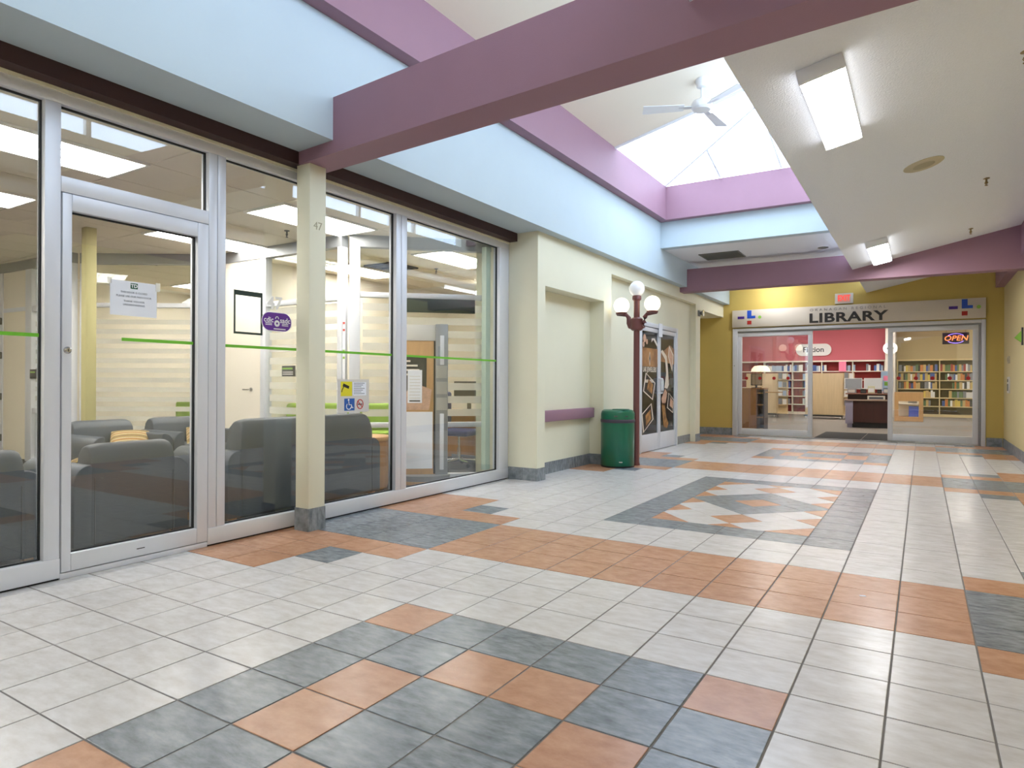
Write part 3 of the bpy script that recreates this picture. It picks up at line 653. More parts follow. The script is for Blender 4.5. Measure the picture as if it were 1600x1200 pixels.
MB().lathe([(.27, .02), (.28, .05), (.28, .52)], 40).build('drum', OAK, rt, True); MB().lathe([(.30, .52), (.305, .53), (.305, .55), (.30, .56)], 40).build('top', OAKL, rt, True); MB().lathe([(.25, 0), (.25, .022)], 32).build('plinth', BLACK, rt)
# brochure kiosk
kz = tag(empty('brochure_stand', (-4.06, 3.21, 0), math.radians(40)), 'tall grey brochure stand with wood board and white poster', 'stand')
base = [(.30*math.cos(a), .20*math.sin(a)-.02) for a in [2*math.pi*k/24 for k in range(24)]]
MB().prism([(x, y, 0) for x, y in base], (0, 0, .035)).build('foot', OAKL, kz); MB().prism([(x*.96, y*.96, .035) for x, y in base], (0, 0, .06)).build('foot_skirt', ALU_D, kz)
MB().box(-.30, .12, -.02, .02, .09, 1.72).build('backing_board', OAKL, kz, bevel=.004); MB().box(.12, .26, -.05, .03, .05, 1.79).build('upright', ALU_D, kz, bevel=.006)
MB().box(-.31, .12, -.03, .03, 1.60, 1.78).build('head_panel', STICKGREY, kz, bevel=.004); MB().box(.10, .118, -.026, .024, .1, 1.6).build('edge_strip', BLACK, kz)
MB().box(-.28, .09, -.026, -.02, .16, .80).build('white_poster', PAPER, kz)
ps = MB().box(-.28, .02, -.026, -.02, .95, 1.42).build('poster', BLACK, kz)
for k, wd in enumerate((.1, .18, .2, .12)): MB().box(-.26, -.26+wd, -.029, -.026, 1.36-.05*k, 1.38-.05*k).build('print_line', POSTWHITE, ps)
MB().prism([(-.24, -.026, .82), (.05, -.026, .82), (.08, -.026, 1.05), (-.10, -.026, 1.12), (-.24, -.026, 1.0)], (0, -.003, 0)).build('hand_print', POSTPINK, ps)
lf = MB().box(-.19, -.03, -.036, -.028, .90, 1.27).build('leaflet_pad', PAPER, kz)
for k in range(8): MB().box(-.17, -.05, -.0375, -.036, .95+.035*k, .958+.035*k).build('print_line', STICKGREY, lf)
MB().box(-.17, -.05, -.0375, -.036, .915, .93).build('print_line', BLACK, lf)
for z0, z1 in ((1.33, 1.66), (.15, .78)): MB().box(.17, .215, -.066, -.05, z0, z1).build('groove_strip', ALU, kz, bevel=.004)
for z in (.82, 1.0, 1.18): MB().box(.13, .25, -.062, -.05, z, z+.14).build('clear_pocket', FROST, kz)
# office behind angled glass
dk = tag(empty('office_desk', (-4.75, 5.2, 0)), 'wood office desk behind the angled striped glass', 'desk')
MB().box(-.75, .65, -.35, .35, .70, .73).build('top', OAKL, dk, bevel=.004); MB().box(-.72, .62, -.3, -.28, .12, .70).build('front_panel', OAK, dk)
for x in (-.72, .58): MB().box(x, x+.04, -.32, .32, 0, .70).build('side_panel', OAK, dk)
mo = tag(empty('computer_monitor', (-4.95, 5.3, .73)), 'black monitor on the office desk', 'monitor'); MB().box(-.26, .26, -.02, .02, .10, .42).build('screen', BLACK, mo, bevel=.006); MB().box(-.03, .03, .0, .02, .01, .14).build('neck', DKGREY, mo); MB().box(-.1, .1, -.07, .07, 0, .012).build('foot', DKGREY, mo)
bxs = tag(empty('wooden_tray', (-4.45, 5.1, .73)), 'brown letter tray on the office desk', 'tray')
MB().box(-.15, .15, -.11, .11, 0, .012).build('bottom', WALNUT, bxs)
for (a, b, c, d) in ((-.15, -.138, -.11, .11), (.138, .15, -.11, .11), (-.15, .15, .098, .11)): MB().box(a, b, c, d, 0, .09).build('side', WALNUT, bxs)
oc_ = tag(empty('office_chair', (-4.62, 4.62, 0), math.radians(100)), 'navy swivel office chair behind the angled glass', 'chair')
for k in range(5):
    a = 2*math.pi*k/5+.3; MB().tube([(0, 0, .09), (.27*math.cos(a), .27*math.sin(a), .075)], [.022, .014], 8).build('base_arm', STEEL, oc_, True); MB().lathe([(.028, -.012), (.028, .012)], 14, (.28*math.cos(a), .28*math.sin(a), .03), ax='x').build('caster', BLACK, oc_)
MB().lathe([(.026, .09), (.026, .25), (.016, .25), (.016, .42)], 16).build('gas_column', STEEL, oc_, True); MB().box(-.24, .24, -.24, .24, .42, .50).build('seat', BLUECHAIR, oc_, bevel=.03, seg=3); MB().box(-.22, .22, .22, .28, .55, 1.0).build('backrest', BLUECHAIR, oc_, bevel=.03, seg=3); MB().tube([(0, .2, .44), (0, .3, .5), (0, .29, .7)], .018, 8).build('back_stem', BLACK, oc_)
def bench(loc, rz, wd, label):
    r = tag(empty('lime_bench', loc, rz), label, 'bench', 'lime green benches behind glass')
    MB().box(-wd/2, wd/2, -.3, .3, .12, .42).build('base', LIME, r, bevel=.03, seg=3); MB().box(-wd/2, wd/2, .2, .34, .42, .82).build('backrest', LIME, r, bevel=.05, seg=3)
    for k in range(1, 3): MB().tube([(-wd/2+wd*k/3, .198, .45), (-wd/2+wd*k/3, .198, .8)], .006, 6).build('seam', OLIVE, r)
    for sx in (-1, 1):
        for sy in (-.24, .26): MB().lathe([(.02, 0), (.025, .13)], 12, (sx*(wd/2-.08), sy, 0)).build('leg', STEEL, r)
bench((-8.55, 3.75, 0), math.radians(33), 1.7, 'lime green bench behind the striped glass past the facing armchairs')
bench((-6.4, 4.2, 0), math.radians(45), 1.6, 'lime green bench behind the angled glass near the drum table')
struct('wall_office', MB().box(-7.35, -7.2, 2.93, 7.7, 0, 2.85).box(-11.7, -7.35, 5.2, 5.35, 0, 2.85), OFFICE, 'warm white walls behind the bank glass partitions')

# ------------------------------------------------------------------ jeweller's double door
D2 = tag(empty('door_2', (-3.15, 7.42, 0)), 'aluminium double glass door covered with jewellery posters', 'door', None, 'structure')
for (a, b, c, d) in ((0, .06, 0, 2.14), (1.84, 1.90, 0, 2.14), (.06, 1.84, 2.07, 2.14)): MB().box(-.06, .04, a, b, c, d).build('jamb', ALU, D2, bevel=.004)
def leaf(y0, name):
    lf = MB().box(0, .02, y0+.06, y0+.82, .05, .27).build('leaf', ALU_D, D2)
    for (a, b, c, d) in ((0, .06, .01, 2.06), (.82, .88, .01, 2.06), (.06, .82, 1.99, 2.06), (.06, .82, .01, .29)): MB().box(-.01, .025, y0+a, y0+b, c, d).build('stile', ALU, lf, bevel=.004)
    MB().box(0, .006, y0+.06, y0+.82, .29, 1.99).build('poster', POSTER, lf)
    MB().box(.006, .010, y0+.06, y0+.82, .29, 1.99).build('pane', GLASS, lf)
    return lf
L1 = leaf(.065, 'l'); L2 = leaf(.955, 'r')
def pp(lf, y0, pts, m, nm='print', x=.0105, t=.0008): return MB().prism([(x, y0+.06+u*.76, .29+v*1.7) for u, v in pts], (t, 0, 0)).build(nm, m, lf)
y0 = .065
pp(L1, y0, [(0, .66), (1, .66), (1, .84), (0, .84)], POSTGLOW)
for u, v, r_ in ((.18, .93, .09), (.32, .9, .06), (.12, .87, .06)): pp(L1, y0, [(u+r_*math.cos(a), v+r_*.45*math.sin(a)) for a in [k*math.pi/5 for k in range(10)]], POSTPINK, x=.0115)
pp(L1, y0, [(.6, .9), (.72, .93), (.98, .86), (1, .89), (.8, .945), (.62, .94)], POSTWHITE, x=.0115)
pp(L1, y0, [(.5, .81), (.44, .74), (.5, .66), (.56, .74)], POSTWHITE, 'drop_mark', x=.0115); pp(L1, y0, [(.5, .79), (.46, .74), (.5, .69), (.54, .74)], POSTER, 'drop_mark', x=.0125)
text('lettering', 'LAK JEWELLERS', .115, (.0125, y0+.44, 1.36), '+x', POSTWHITE, L1, .0005, bold=.002, sx=.78); [MB().box(.0115, .0125, y0+.24+.06*k, y0+.285+.06*k, 1.145, 1.195).build('small_print', POSTWHITE, L1) for k in (0, 1, 2, 3.4, 4.4, 5.4)]
def framed(lf, y0, q, m=POSTGOLD):
    pp(lf, y0, q, POSTWHITE, 'picture_border', x=.0105); cx = sum(p[0] for p in q)/4; cy = sum(p[1] for p in q)/4
    pp(lf, y0, [(cx+(p[0]-cx)*.84, cy+(p[1]-cy)*.9) for p in q], POSTER, 'picture', x=.0115)
    pp(lf, y0, [(cx+(p[0]-cx)*.5+.05, cy+(p[1]-cy)*.55) for p in q], m, 'jewel_print', x=.0125)
framed(L1, y0, [(.1, .42), (.7, .33), (.86, .5), (.26, .60)])
framed(L1, y0, [(.12, .02), (.75, .14), (.62, .30), (.02, .2)])
y0 = .955
pp(L2, y0, [(0, .72), (1, .70), (1, .86), (.7, .9), (.3, .84), (0, .8)], POSTGLOW)
pp(L2, y0, [(.3, .45), (.42, .6), (.35, .74), (.05, .82), (.15, .84), (.45, .78), (.55, .64), (.62, .48), (.5, .44)], POSTWHITE, x=.0115)
pp(L2, y0, [(.55, .78), (.62, .9), (.95, .8), (.85, .62)], POSTWHITE, x=.0112); pp(L2, y0, [(.6, .78), (.65, .87), (.9, .79), (.82, .66)], POSTPINK, x=.0118)
pp(L2, y0, [(.1, .34), (.35, .44), (.5, .40), (.4, .3), (.2, .26)], POSTPINK, x=.0115)
pp(L2, y0, [(.12, .28), (.3, .3), (.45, .14), (.6, .08), (.5, .03), (.25, .05), (.2, .15)], POSTGOLD, 'chain_print', x=.0115)
framed(L2, y0, [(.5, .24), (.92, .18), (1.0, .32), (.6, .40)], POSTPINK)
for lf_, y in ((L1, .91), (L2, .99)):
    MB().tube([(.02, y, .96), (.07, y, .97), (.075, y+(.0), 1.02), (.075, y, 1.16), (.07, y, 1.21), (.02, y, 1.22)], .011, 8).build('pull_handle', WHITE, lf_, True)
tg = tag(MB().box(-3.105, -3.102, 8.27, 8.45, 1.93, 2.16).build('hanging_notice', PAPER), 'white paper strip taped over the top of the jewellery doors', 'paper')

# ------------------------------------------------------------------ alcove siren and small wall things
cs = tag(empty('wall_siren', (W, 10.38, 2.52)), 'small silver siren on the wall near the library corner', 'siren')
MB().box(0, .03, -.05, .05, -.06, .06).build('backplate', ALU_D, cs, bevel=.006); MB().lathe([(.02, .03), (.06, .09), (.065, .1), (.05, .1)], 20, ax='x').build('horn', STEEL, cs, True)
ah = tag(empty('alcove_panel', (-3.575, 11.2, 1.95)), 'dark upright panel high in the yellow alcove', 'panel'); MB().box(-.02, .03, -.25, .25, 0, .45).build('box', mat('dark_olive_panel', (86, 72, 34), .6), ah, bevel=.005); MB().box(.03, .04, -.2, .2, .05, .4).build('face', mat('dark_olive_face', (64, 54, 28), .6), ah)
r = tag(empty('card_reader', (1.97, 11.43, 1.50)), 'small square switch plate on the ochre right wall', 'switch'); MB().box(-.02, 0, -.11, .11, 0, .12).build('plate', BEIGEDISC, r, bevel=.004); MB().box(-.024, -.02, -.08, .08, .03, .09).build('insert', BEIGEDISC2, r)
r = tag(empty('intercom_panel', (1.97, 11.43, .99)), 'narrow intercom panel below the square switch plate', 'intercom'); MB().box(-.02, 0, -.13, .13, 0, .28).build('plate', STICKGREY, r, bevel=.004); MB().box(-.025, -.02, -.08, .08, .04, .16).build('grille', VENTGREY, r); MB().box(-.025, -.02, -.05, .05, .19, .24).build('display', BLACK, r)
r = tag(empty('projecting_sign', (1.97, 9.62, 1.80)), 'green pointed sign projecting from the right wall', 'sign'); MB().prism([(0, 0, -.06), (0, 0, .16), (-.105, 0, .03)], (0, .02, 0)).build('blade', LOGOLIME, r); MB().box(-.02, 0, -.02, .04, -.08, .18).build('bracket', DKGREY, r)

# ------------------------------------------------------------------ waste bin and lamp post
bn = tag(empty('waste_bin', (-2.81, 5.80, 0)), 'round green metal waste bin beside the lamp post', 'bin')
MB().lathe([(.217, .015), (.226, .03), (.226, .60), (.217, .605)], 48).build('body', GREEN, bn, True); MB().lathe([(.225, 0), (.225, .02)], 40).build('foot_ring', BLACK, bn)
MB().lathe([(.228, .60), (.233, .61), (.233, .635), (.228, .645)], 48).build('band', mat('dull_purple_band', (70, 62, 78), .5), bn, True)
MB().lathe([(.226, .645), (.227, .72), (.216, .755), (.19, .772), (.02, .776)], 48).build('lid', GREEN, bn, True)
MB().box(-.02, .165, -.15, .02, .768, .786).build('flap', GREEN, bn, bevel=.008); MB().tube([(.02, -.17, .72), (.05, -.228, .69), (.195, -.125, .69)], .008, 6).build('hinge_rod', DKGREY, bn)
MB().box(.105, .145, -.205, -.18, .075, .085).build('scratch_mark', STICKGREY, bn)
lp = tag(empty('lamp_post', (-2.645, 6.06, 0)), 'maroon lamp post with three globes beside the green bin', 'lamp')
MB().lathe([(.052, 0), (.052, .02), (.043, .04), (.042, 1.9), (.042, 2.27), (.05, 2.28)], 24).build('post', MAROONMETAL, lp, True)
MB().lathe([(.06, 1.86), (.085, 1.88), (.085, 2.02), (.06, 2.04)], 24).build('collar', MAROONMETAL, lp, True)
MB().lathe([(.05, 2.28), (.062, 2.29), (.062, 2.33), (.05, 2.35)], 24).build('fitter', MAROONMETAL, lp, True); MB().sphere((0, 0, 2.44), .108, 32, 20).build('globe', GLOBE_OFF, lp, True)
for s_ in (-1, 1):
    MB().tube([(s_*.05, 0, 1.92), (s_*.09, 0, 1.93), (s_*.108, 0, 1.97), (s_*.115, 0, 2.04), (s_*.15, 0, 2.085), (s_*.29, 0, 2.10)], [.045, .046, .04, .032, .026, .02], 12).build('arm', MAROONMETAL, lp, True)
    MB().lathe([(.045, 2.085), (.075, 2.095), (.08, 2.12), (.06, 2.125)], 24, (s_*.225, 0, 0)).build('cup', MAROONMETAL, lp, True)
    MB().sphere((s_*.225, 0, 2.22), .11, 32, 20).build('globe', GLOBE_ON, lp, True)

# ------------------------------------------------------------------ corridor ceiling fittings
def wrap_light(y0, y1, label):
    x0, x1 = .06, .30; ang = math.atan(.213)
    r = tag(empty('ceiling_light', ((x0+x1)/2, (y0+y1)/2, slope((x0+x1)/2))), label, 'ceiling light', 'surface lights on the sloping ceiling'); r.rotation_euler = (0, -ang, 0)
    Ly = (y1-y0)/2
    MB().box(-.13, .13, -Ly, Ly, -.028, 0).build('housing', WHITE, r)
    lens = MB().prism([(-.125, -Ly+.012, -.026), (.125, -Ly+.012, -.026), (.128, -Ly+.012, -.06), (.105, -Ly+.012, -.085), (-.105, -Ly+.012, -.085), (-.128, -Ly+.012, -.06)], (0, 2*Ly-.024, 0))
    lens.m = [1, 1, 1, 1, 1, 0, 1, 1]
    lens.build('lens', [LENS_H, LENS_HS], r)
    for s_ in (-1, 1): MB().box(-.13, .13, s_*Ly-.012, s_*Ly+.012, -.088, 0).build('end_cap', WHITE, r, bevel=.004)
wrap_light(1.72, 3.04, 'large lit ceiling light nearest the mauve beam'); wrap_light(7.37, 8.85, 'small looking lit ceiling light near the dark far beam')
wrap_light(-4.3, -3.0, 'lit ceiling light behind the viewer'); 
r = tag(empty('ceiling_light', (-1.95, 11.75, 3.331)), 'lit ceiling light on the flat ceiling hidden behind the far beam', 'ceiling light', 'surface lights on the sloping ceiling')
MB().box(-.3, .3, -.13, .13, -.028, 0).build('housing', WHITE, r); MB().box(-.22, .22, -.12, .12, -.085, -.028).build('lens', LENS_H, r, bevel=.01)
sp = tag(empty('ceiling_speaker', (.715, 4.58, slope(.715))), 'round beige speaker grille in the sloping ceiling', 'speaker'); sp.rotation_euler = (0, -math.atan(.213), 0)
MB().lathe([(.165, 0), (.165, -.004), (.15, -.012), (.09, -.012)], 40).build('rim', BEIGEDISC, sp, True); MB().lathe([(.09, -.012), (.085, -.015), (.01, -.017)], 32).build('mesh_centre', BEIGEDISC2, sp, True)
for y, lb in ((2.77, 'sprinkler head at the top right corner of the ceiling'), (5.84, 'sprinkler head beside the round ceiling speaker'), (8.44, 'sprinkler head close to the dark far beam')):
    o = sprinkler((1.27, y, slope(1.27)), lb, BRASS)
sprinkler((-1.35, 10.2, 3.331), 'sprinkler head in the flat far ceiling', BRASS)
v = tag(empty('ceiling_grille', (-2.2, 8.88, 3.331)), 'grey square return air grille in the flat far ceiling', 'vent')
for (a, b, c, d) in ((-.33, -.30, -.29, .29), (.30, .33, -.29, .29), (-.3, .3, -.29, -.26), (-.3, .3, .26, .29)): MB().box(a, b, c, d, -.012, 0).build('frame', VENTGREY, v)
for k in range(13): MB().hexa([(-.3, -.255+.04*k, -.010), (.3, -.255+.04*k, -.010), (.3, -.235+.04*k, -.010), (-.3, -.235+.04*k, -.010)], [(-.3, -.25+.04*k, -.001), (.3, -.25+.04*k, -.001), (.3, -.23+.04*k, -.001), (-.3, -.23+.04*k, -.001)]).build('slat', VENTGREY, v)
dl = tag(MB().lathe([(.08, 0), (.08, -.006), (.06, -.012), (.01, -.014)], 24, (-.65, 9.05, 3.331)).build('smoke_detector', VENTGREY, None, True), 'small round detector in the flat far ceiling', 'detector')
fn = tag(empty('ceiling_fan', (-1.43, 4.92, 0)), 'white three-blade ceiling fan hanging in the skylight well', 'fan')
zt_ = roofz(-1.43)
MB().lathe([(.03, zt_-.10), (.055, zt_-.09), (.075, zt_-.02), (.075, zt_+.01)], 24).build('canopy', WHITE, fn, True); MB().lathe([(.014, 4.33), (.014, zt_-.08)], 14).build('downrod', WHITE, fn, True)
MB().lathe([(.03, 4.38), (.05, 4.36), (.10, 4.345), (.115, 4.32), (.115, 4.27), (.095, 4.245), (.02, 4.24)], 32).build('motor_housing', WHITE, fn, True)
for k, a in enumerate((math.radians(205), math.radians(-35), math.radians(85))):
    c, s_ = math.cos(a), math.sin(a)
    def P(u, v_, z): return (u*c-v_*s_, u*s_+v_*c, z)
    bl_ = MB().hexa([P(.20, -.055, 4.265), P(.66, -.075, 4.255), P(.66, .075, 4.285), P(.20, .055, 4.29)], [P(.20, -.055, 4.272), P(.66, -.075, 4.262), P(.66, .075, 4.292), P(.20, .055, 4.297)]).build('blade', WHITE, fn)
    MB().hexa([P(.09, -.02, 4.275), P(.26, -.03, 4.272), P(.26, .03, 4.28), P(.09, .02, 4.28)], [P(.09, -.02, 4.283), P(.26, -.03, 4.28), P(.26, .03, 4.29), P(.09, .02, 4.29)]).build('blade_iron', ALU, bl_)

# ------------------------------------------------------------------ library front
D3 = tag(empty('door_3', (0, YL, 0)), 'wide aluminium sliding entrance of the library', 'door', None, 'structure')
def lib(name, x0, x1, z0, z1, y0=-.03, y1=.10, m=ALU, parent=None): return MB().box(x0, x1, y0, y1, z0, z1).build(name, m, parent or D3, bevel=.004)
lib('jamb', -2.832, -2.73, 0, 2.34); lib('jamb', 1.635, 1.702, 0, 2.34); lib('head', -2.73, 1.635, 2.275, 2.34); lib('track', -2.73, 1.635, 2.245, 2.275, -.01, .10, ALU_D)
lib('post', 1.595, 1.63, 0, 2.245, 0, .08, ALU_D)
def slider(x0, x1, dots):
    lf = lib('top_rail', x0, x1, 2.16, 2.245, .0, .06)
    lib('stile', x0, x0+.085, .03, 2.16, .0, .06, ALU, lf); lib('stile', x1-.085, x1, .03, 2.16, .0, .06, ALU, lf); lib('bottom_rail', x0+.085, x1-.085, .03, .16, .0, .06, ALU, lf)
    MB().box(x0+.08, x1-.08, .026, .034, .16, 2.16).build('pane', GLASS, lf)
    for x in dots: MB().lathe([(.035, 0), (.035, -.001)], 20, (x, .0255, 1.254), ax='y').build('safety_dot', REDDOT, lf)
slider(-2.73, -1.225, (-2.547, -2.267, -1.98, -1.699)); slider(.135, 1.59, (.319, .606, .877, 1.151, 1.438))
lib('lock', -2.80, -2.785, 1.52, 1.535, -.036, -.03, BLACK); MB().box(-2.73, 1.635, 0, .09, 0, .012).build('threshold', ALU_D, D3)
sg = tag(empty('library_sign', (0, YL, 0)), 'long off-white LIBRARY sign board above the sliding entrance', 'sign')
MB().box(-2.838, 1.698, -.055, 0, 2.362, 2.737).build('board', SIGNBOARD, sg, bevel=.004)
text('lettering', 'LIBRARY', .262, (-.585, -.058, 2.485), '-y', SIGNTXT, sg, .004, bold=.008, sx=1.36, spacing=1.06); text('lettering', 'OKANAGAN REGIONAL', .075, (-.585, -.058, 2.66), '-y', SIGNTXT2, sg, .003, sx=1.2, spacing=1.55)
for cx in (-2.52, 1.33):
    bb = MB().prism([(cx, -.057, 2.55), (cx+.17, -.057, 2.55), (cx+.17, -.057, 2.605), (cx+.09, -.057, 2.605), (cx+.09, -.057, 2.722), (cx, -.057, 2.722)], (0, -.004, 0)).build('emblem_block', LOGOBLUE, sg)
    MB().box(cx-.20, cx-.06, -.061, -.057, 2.545, 2.60).build('emblem_block', LOGOPURP, sg); MB().box(cx, cx+.09, -.061, -.057, 2.42, 2.50).build('emblem_block', LOGORED, sg); MB().lathe([(.034, 0), (.034, -.004)], 16, (cx+.26, -.057, 2.57), ax='y').build('emblem_dot', LOGOLIME, sg)
ex = tag(empty('exit_sign', (-.637, YL, 2.765)), 'small lit red EXIT sign above the library board', 'sign')
MB().box(-.165, .165, -.06, 0, 0, .205).build('case', STICKGREY, ex, bevel=.006); MB().box(-.115, .115, -.064, -.06, .025, .185).build('face', EXITPALE, ex); text('lettering', 'EXIT', .15, (0, -.0655, .105), '-y', EXITRED, ex, .001, sx=.75, bold=.004)
on = tag(empty('open_sign', (1.245, YL+.14, 1.905)), 'orange and violet neon OPEN sign inside the library glass', 'sign')
MB().box(-.21, .21, 0, .02, 0, .215).build('panel', NEONBACK, on, bevel=.004); text('lettering', 'OPEN', .135, (0, -.006, .105), '-y', NEON_O, on, .004, sx=1.08, bold=.0, shear=.2)
for s_ in (1, -1): MB().tube([(.15*math.cos(a), -.005, .105+s_*.09*math.sin(a)) for a in [math.radians(d) for d in range(35, 146, 11)]], .006, 6).build('neon_arc', NEON_V, on)
for x in (-.15, .15): MB().tube([(x, .01, .21), (x, .01, .37)], .002, 5).build('hanging_wire', BLACK, on)

# ------------------------------------------------------------------ library interior
struct('floor_library', MB().box(-7, 5, YL+.1, 25.6, -.1, -.002), CARPET_L, 'taupe carpet of the library')
mb = MB().box(-7.1, -7, YL+.16, 25.6, 0, 3.6).box(5, 5.1, YL+.16, 25.6, 0, 3.6).box(-.36, 5.1, 25.2, 25.4, 0, 3.6).box(-7, -3.72, YL, YL+.16, 0, 3.6).box(2.15, 5, YL, YL+.16, 0, 3.6)
struct('wall_library', mb, mat('library_tan_wall', (196, 176, 136), .8), 'tan side walls of the library')
struct('wall_library_red', MB().box(-7, -.36, 24.5, 24.7, 0, 3.6), REDWALL, 'rose red back wall of the library')
struct('ceiling_library', MB().box(-7.1, 5.1, YL+.16, 25.6, 3.3, 3.4), TBAR, 'white library ceiling')
struct('wall_library_pier', MB().box(-.38, -.08, 23.6, 25.2, 0, 3.3), mat('pale_pier_paint', (206, 198, 190), .8), 'pale pier between the red shelves and the far shelves')
struct('wall_library_column', MB().box(-3.62, -3.36, 15.0, 15.3, 0, 3.3), GREYCOL, 'grey column just inside the library')
for k, (x, y) in enumerate(((-4.5, 15), (-1.5, 15), (1.8, 15), (-4.5, 18.5), (-1.5, 18.5), (1.8, 18.5), (-3.2, 22.3), (-.2, 22.3), (2.4, 22.3))):
    r = tag(empty('library_light', (x, y, 3.3)), 'surface tube light on the library ceiling, %s row, %s' % (('front', 'middle', 'rear')[k//3], ('west end', 'centre', 'east end')[k % 3]), 'ceiling light', 'library ceiling lights')
    MB().box(-.6, .6, -.14, .14, -.03, 0).build('housing', WHITE, r); MB().box(-.59, .59, -.12, .12, -.07, -.03).build('lens', LENS_L, r, bevel=.012)
for k, (a, b) in enumerate(((-1.22, -.36), (-.34, .6))):
    tag(MB().box(a, b, 12.47, 14.6, -.002, .008).build('entrance_mat', MATBLK, bevel=.003), 'dark entrance mat inside the sliding door, %s' % ('beside the wooden lectern' if k == 0 else 'before the checkout desk'), 'mat')
fs = tag(empty('fiction_sign', (-2.77, 24.45, 2.20)), 'white rounded Fiction sign on the red library wall', 'sign')
MB().prism([(p[1], 0, p[2]) for p in rounded(-.61, .61, 0, .45, .22, 0)], (0, -.03, 0)).build('board', WHITE, fs); text('lettering', 'Fiction', .27, (0, -.032, .225), '-y', INK, fs, .002, bold=.006)
fs2 = tag(empty('section_sign', (-.23, 23.58, 2.38)), 'white round-ended sign on the pale library pier', 'sign'); MB().prism([(p[1], 0, p[2]) for p in rounded(-.22, .22, -.2, .2, .19, 0)], (0, -.03, 0)).build('board', WHITE, fs2); MB().box(-.1, .1, -.034, -.03, -.03, .03).build('print_line', INK, fs2)
def shelf_unit(name, x0, x1, y, zs, backm, m, label, nb):
    r = tag(empty(name, (0, y, 0)), label, 'bookshelf')
    MB().box(x0, x1, .28, .30, 0, zs[0]).build('back_panel', backm, r)
    MB().box(x0-.02, x1+.02, -.02, .30, zs[0], zs[0]+.05).build('top', m, r); MB().box(x0, x1, 0, .28, 0, .09).build('plinth', m, r)
    for z in zs[1:]: MB().box(x0, x1, 0, .28, z-.03, z).build('shelf', m, r)
    for k in range(nb+1):
        x = x0+(x1-x0)*k/nb; MB().box(x-.015, x+.015, 0, .28, 0, zs[0]).build('upright', m, r)
    return r
ZL = [1.96, 1.62, 1.30, 1.00, .69, .38]
shelf_unit('wall_bookshelf', -5.5, -.42, 24.15, ZL, REDDARK, SHELFW, 'long white bookshelf under the red library wall', 5)
ZR = [1.98, 1.60, 1.29, .99, .68, .38]
shelf_unit('far_bookshelf', -.05, 2.5, 24.8, ZR, SHELFBK, SHELFY, 'cream bookshelf behind the OPEN sign', 2)
BC = {'white': (232, 230, 228), 'blue': (70, 96, 160), 'grey': (130, 132, 140), 'red': (160, 50, 46), 'tan': (196, 164, 104), 'black': (40, 38, 40), 'green': (86, 116, 74), 'pale blue': (170, 188, 214), 'orange': (206, 122, 52), 'yellow': (216, 188, 84)}
bm_ = {}
for k, c in BC.items():
    mb = MB().box(-.5, .5, -.5, .5, 0, .02).box(-.5, -.42, -.5, .5, .02, 1).box(.42, .5, -.5, .5, .02, 1).box(-.42, .42, -.5, -.42, .02, 1).box(-.42, .42, -.42, .46, .02, .97, 1)
    bm_[k] = mb.mesh('book', [mat('book_cover_'+k.replace(' ', '_'), c, .5), PAGE])
nbook = [0]
ORD = ['top', 'second', 'third', 'fourth', 'fifth', 'lowest']
def nth(n): return '%d%s' % (n, 'th' if 10 < n % 100 < 14 else {1: 'st', 2: 'nd', 3: 'rd'}.get(n % 10, 'th'))
seen_in_row = {}
def book_row(x0, x1, y, z, pal, row, where, group, hmax=.255, ups=()):
    x = x0
    while x < x1 and nbook[0] < 298:
        t = random.uniform(.045, .085); hgt = random.uniform(.19, hmax); c = random.choice(pal)
        for u in ups:
            if x < u+.018 and x+t > u-.018: x = u+.02
        if x+t > x1+.02: break
        o = link('book', bm_[c]); o.location = (x+t/2, y+.11, z+.001); o.scale = (t, .19, hgt)
        k = (row, where); seen_in_row[k] = seen_in_row.get(k, 0)+1
        tag(o, '%s book, %s from the left on the %s shelf of the %s' % (c, nth(seen_in_row[k]), row, where), 'book', group); nbook[0] += 1; x += t+.004
UL = [-5.5+1.016*k for k in range(6)]; UR = [-.05, 1.225, 2.5]
P1 = ['white', 'white', 'blue', 'pale blue', 'grey', 'pale blue', 'black']
for a, b in ((-4.4, -3.1), (-2.95, -2.3), (-1.75, -1.3), (-1.0, -.85), (-.75, -.46)): book_row(a, b, 24.15, ZL[1], P1, 'top', 'red-backed shelf', 'books on the red-backed shelf', .255, UL)
for i in range(2, 6):
    for a, b in ((-3.75, -3.55), (-3.1, -2.65)): book_row(a, b, 24.15, ZL[i], P1+['red'], ORD[i-1], 'red-backed shelf', 'books on the red-backed shelf', .25, UL)
P2 = ['tan', 'tan', 'yellow', 'grey', 'green', 'orange', 'black', 'white', 'red', 'green', 'blue']
spans = {1: [(.0, 2.45)], 2: [(.0, 1.15), (1.4, 2.45)], 3: [(.0, 1.2), (1.6, 2.45)], 4: [(.75, 1.1), (1.5, 2.45)], 5: [(.6, .95), (1.3, 2.45)]}
for i in range(1, 6):
    for a, b in spans[i]: book_row(a, b, 24.8, ZR[i], P2, ORD[i-1], 'cream shelf', 'books on the cream shelf', .255, UR)
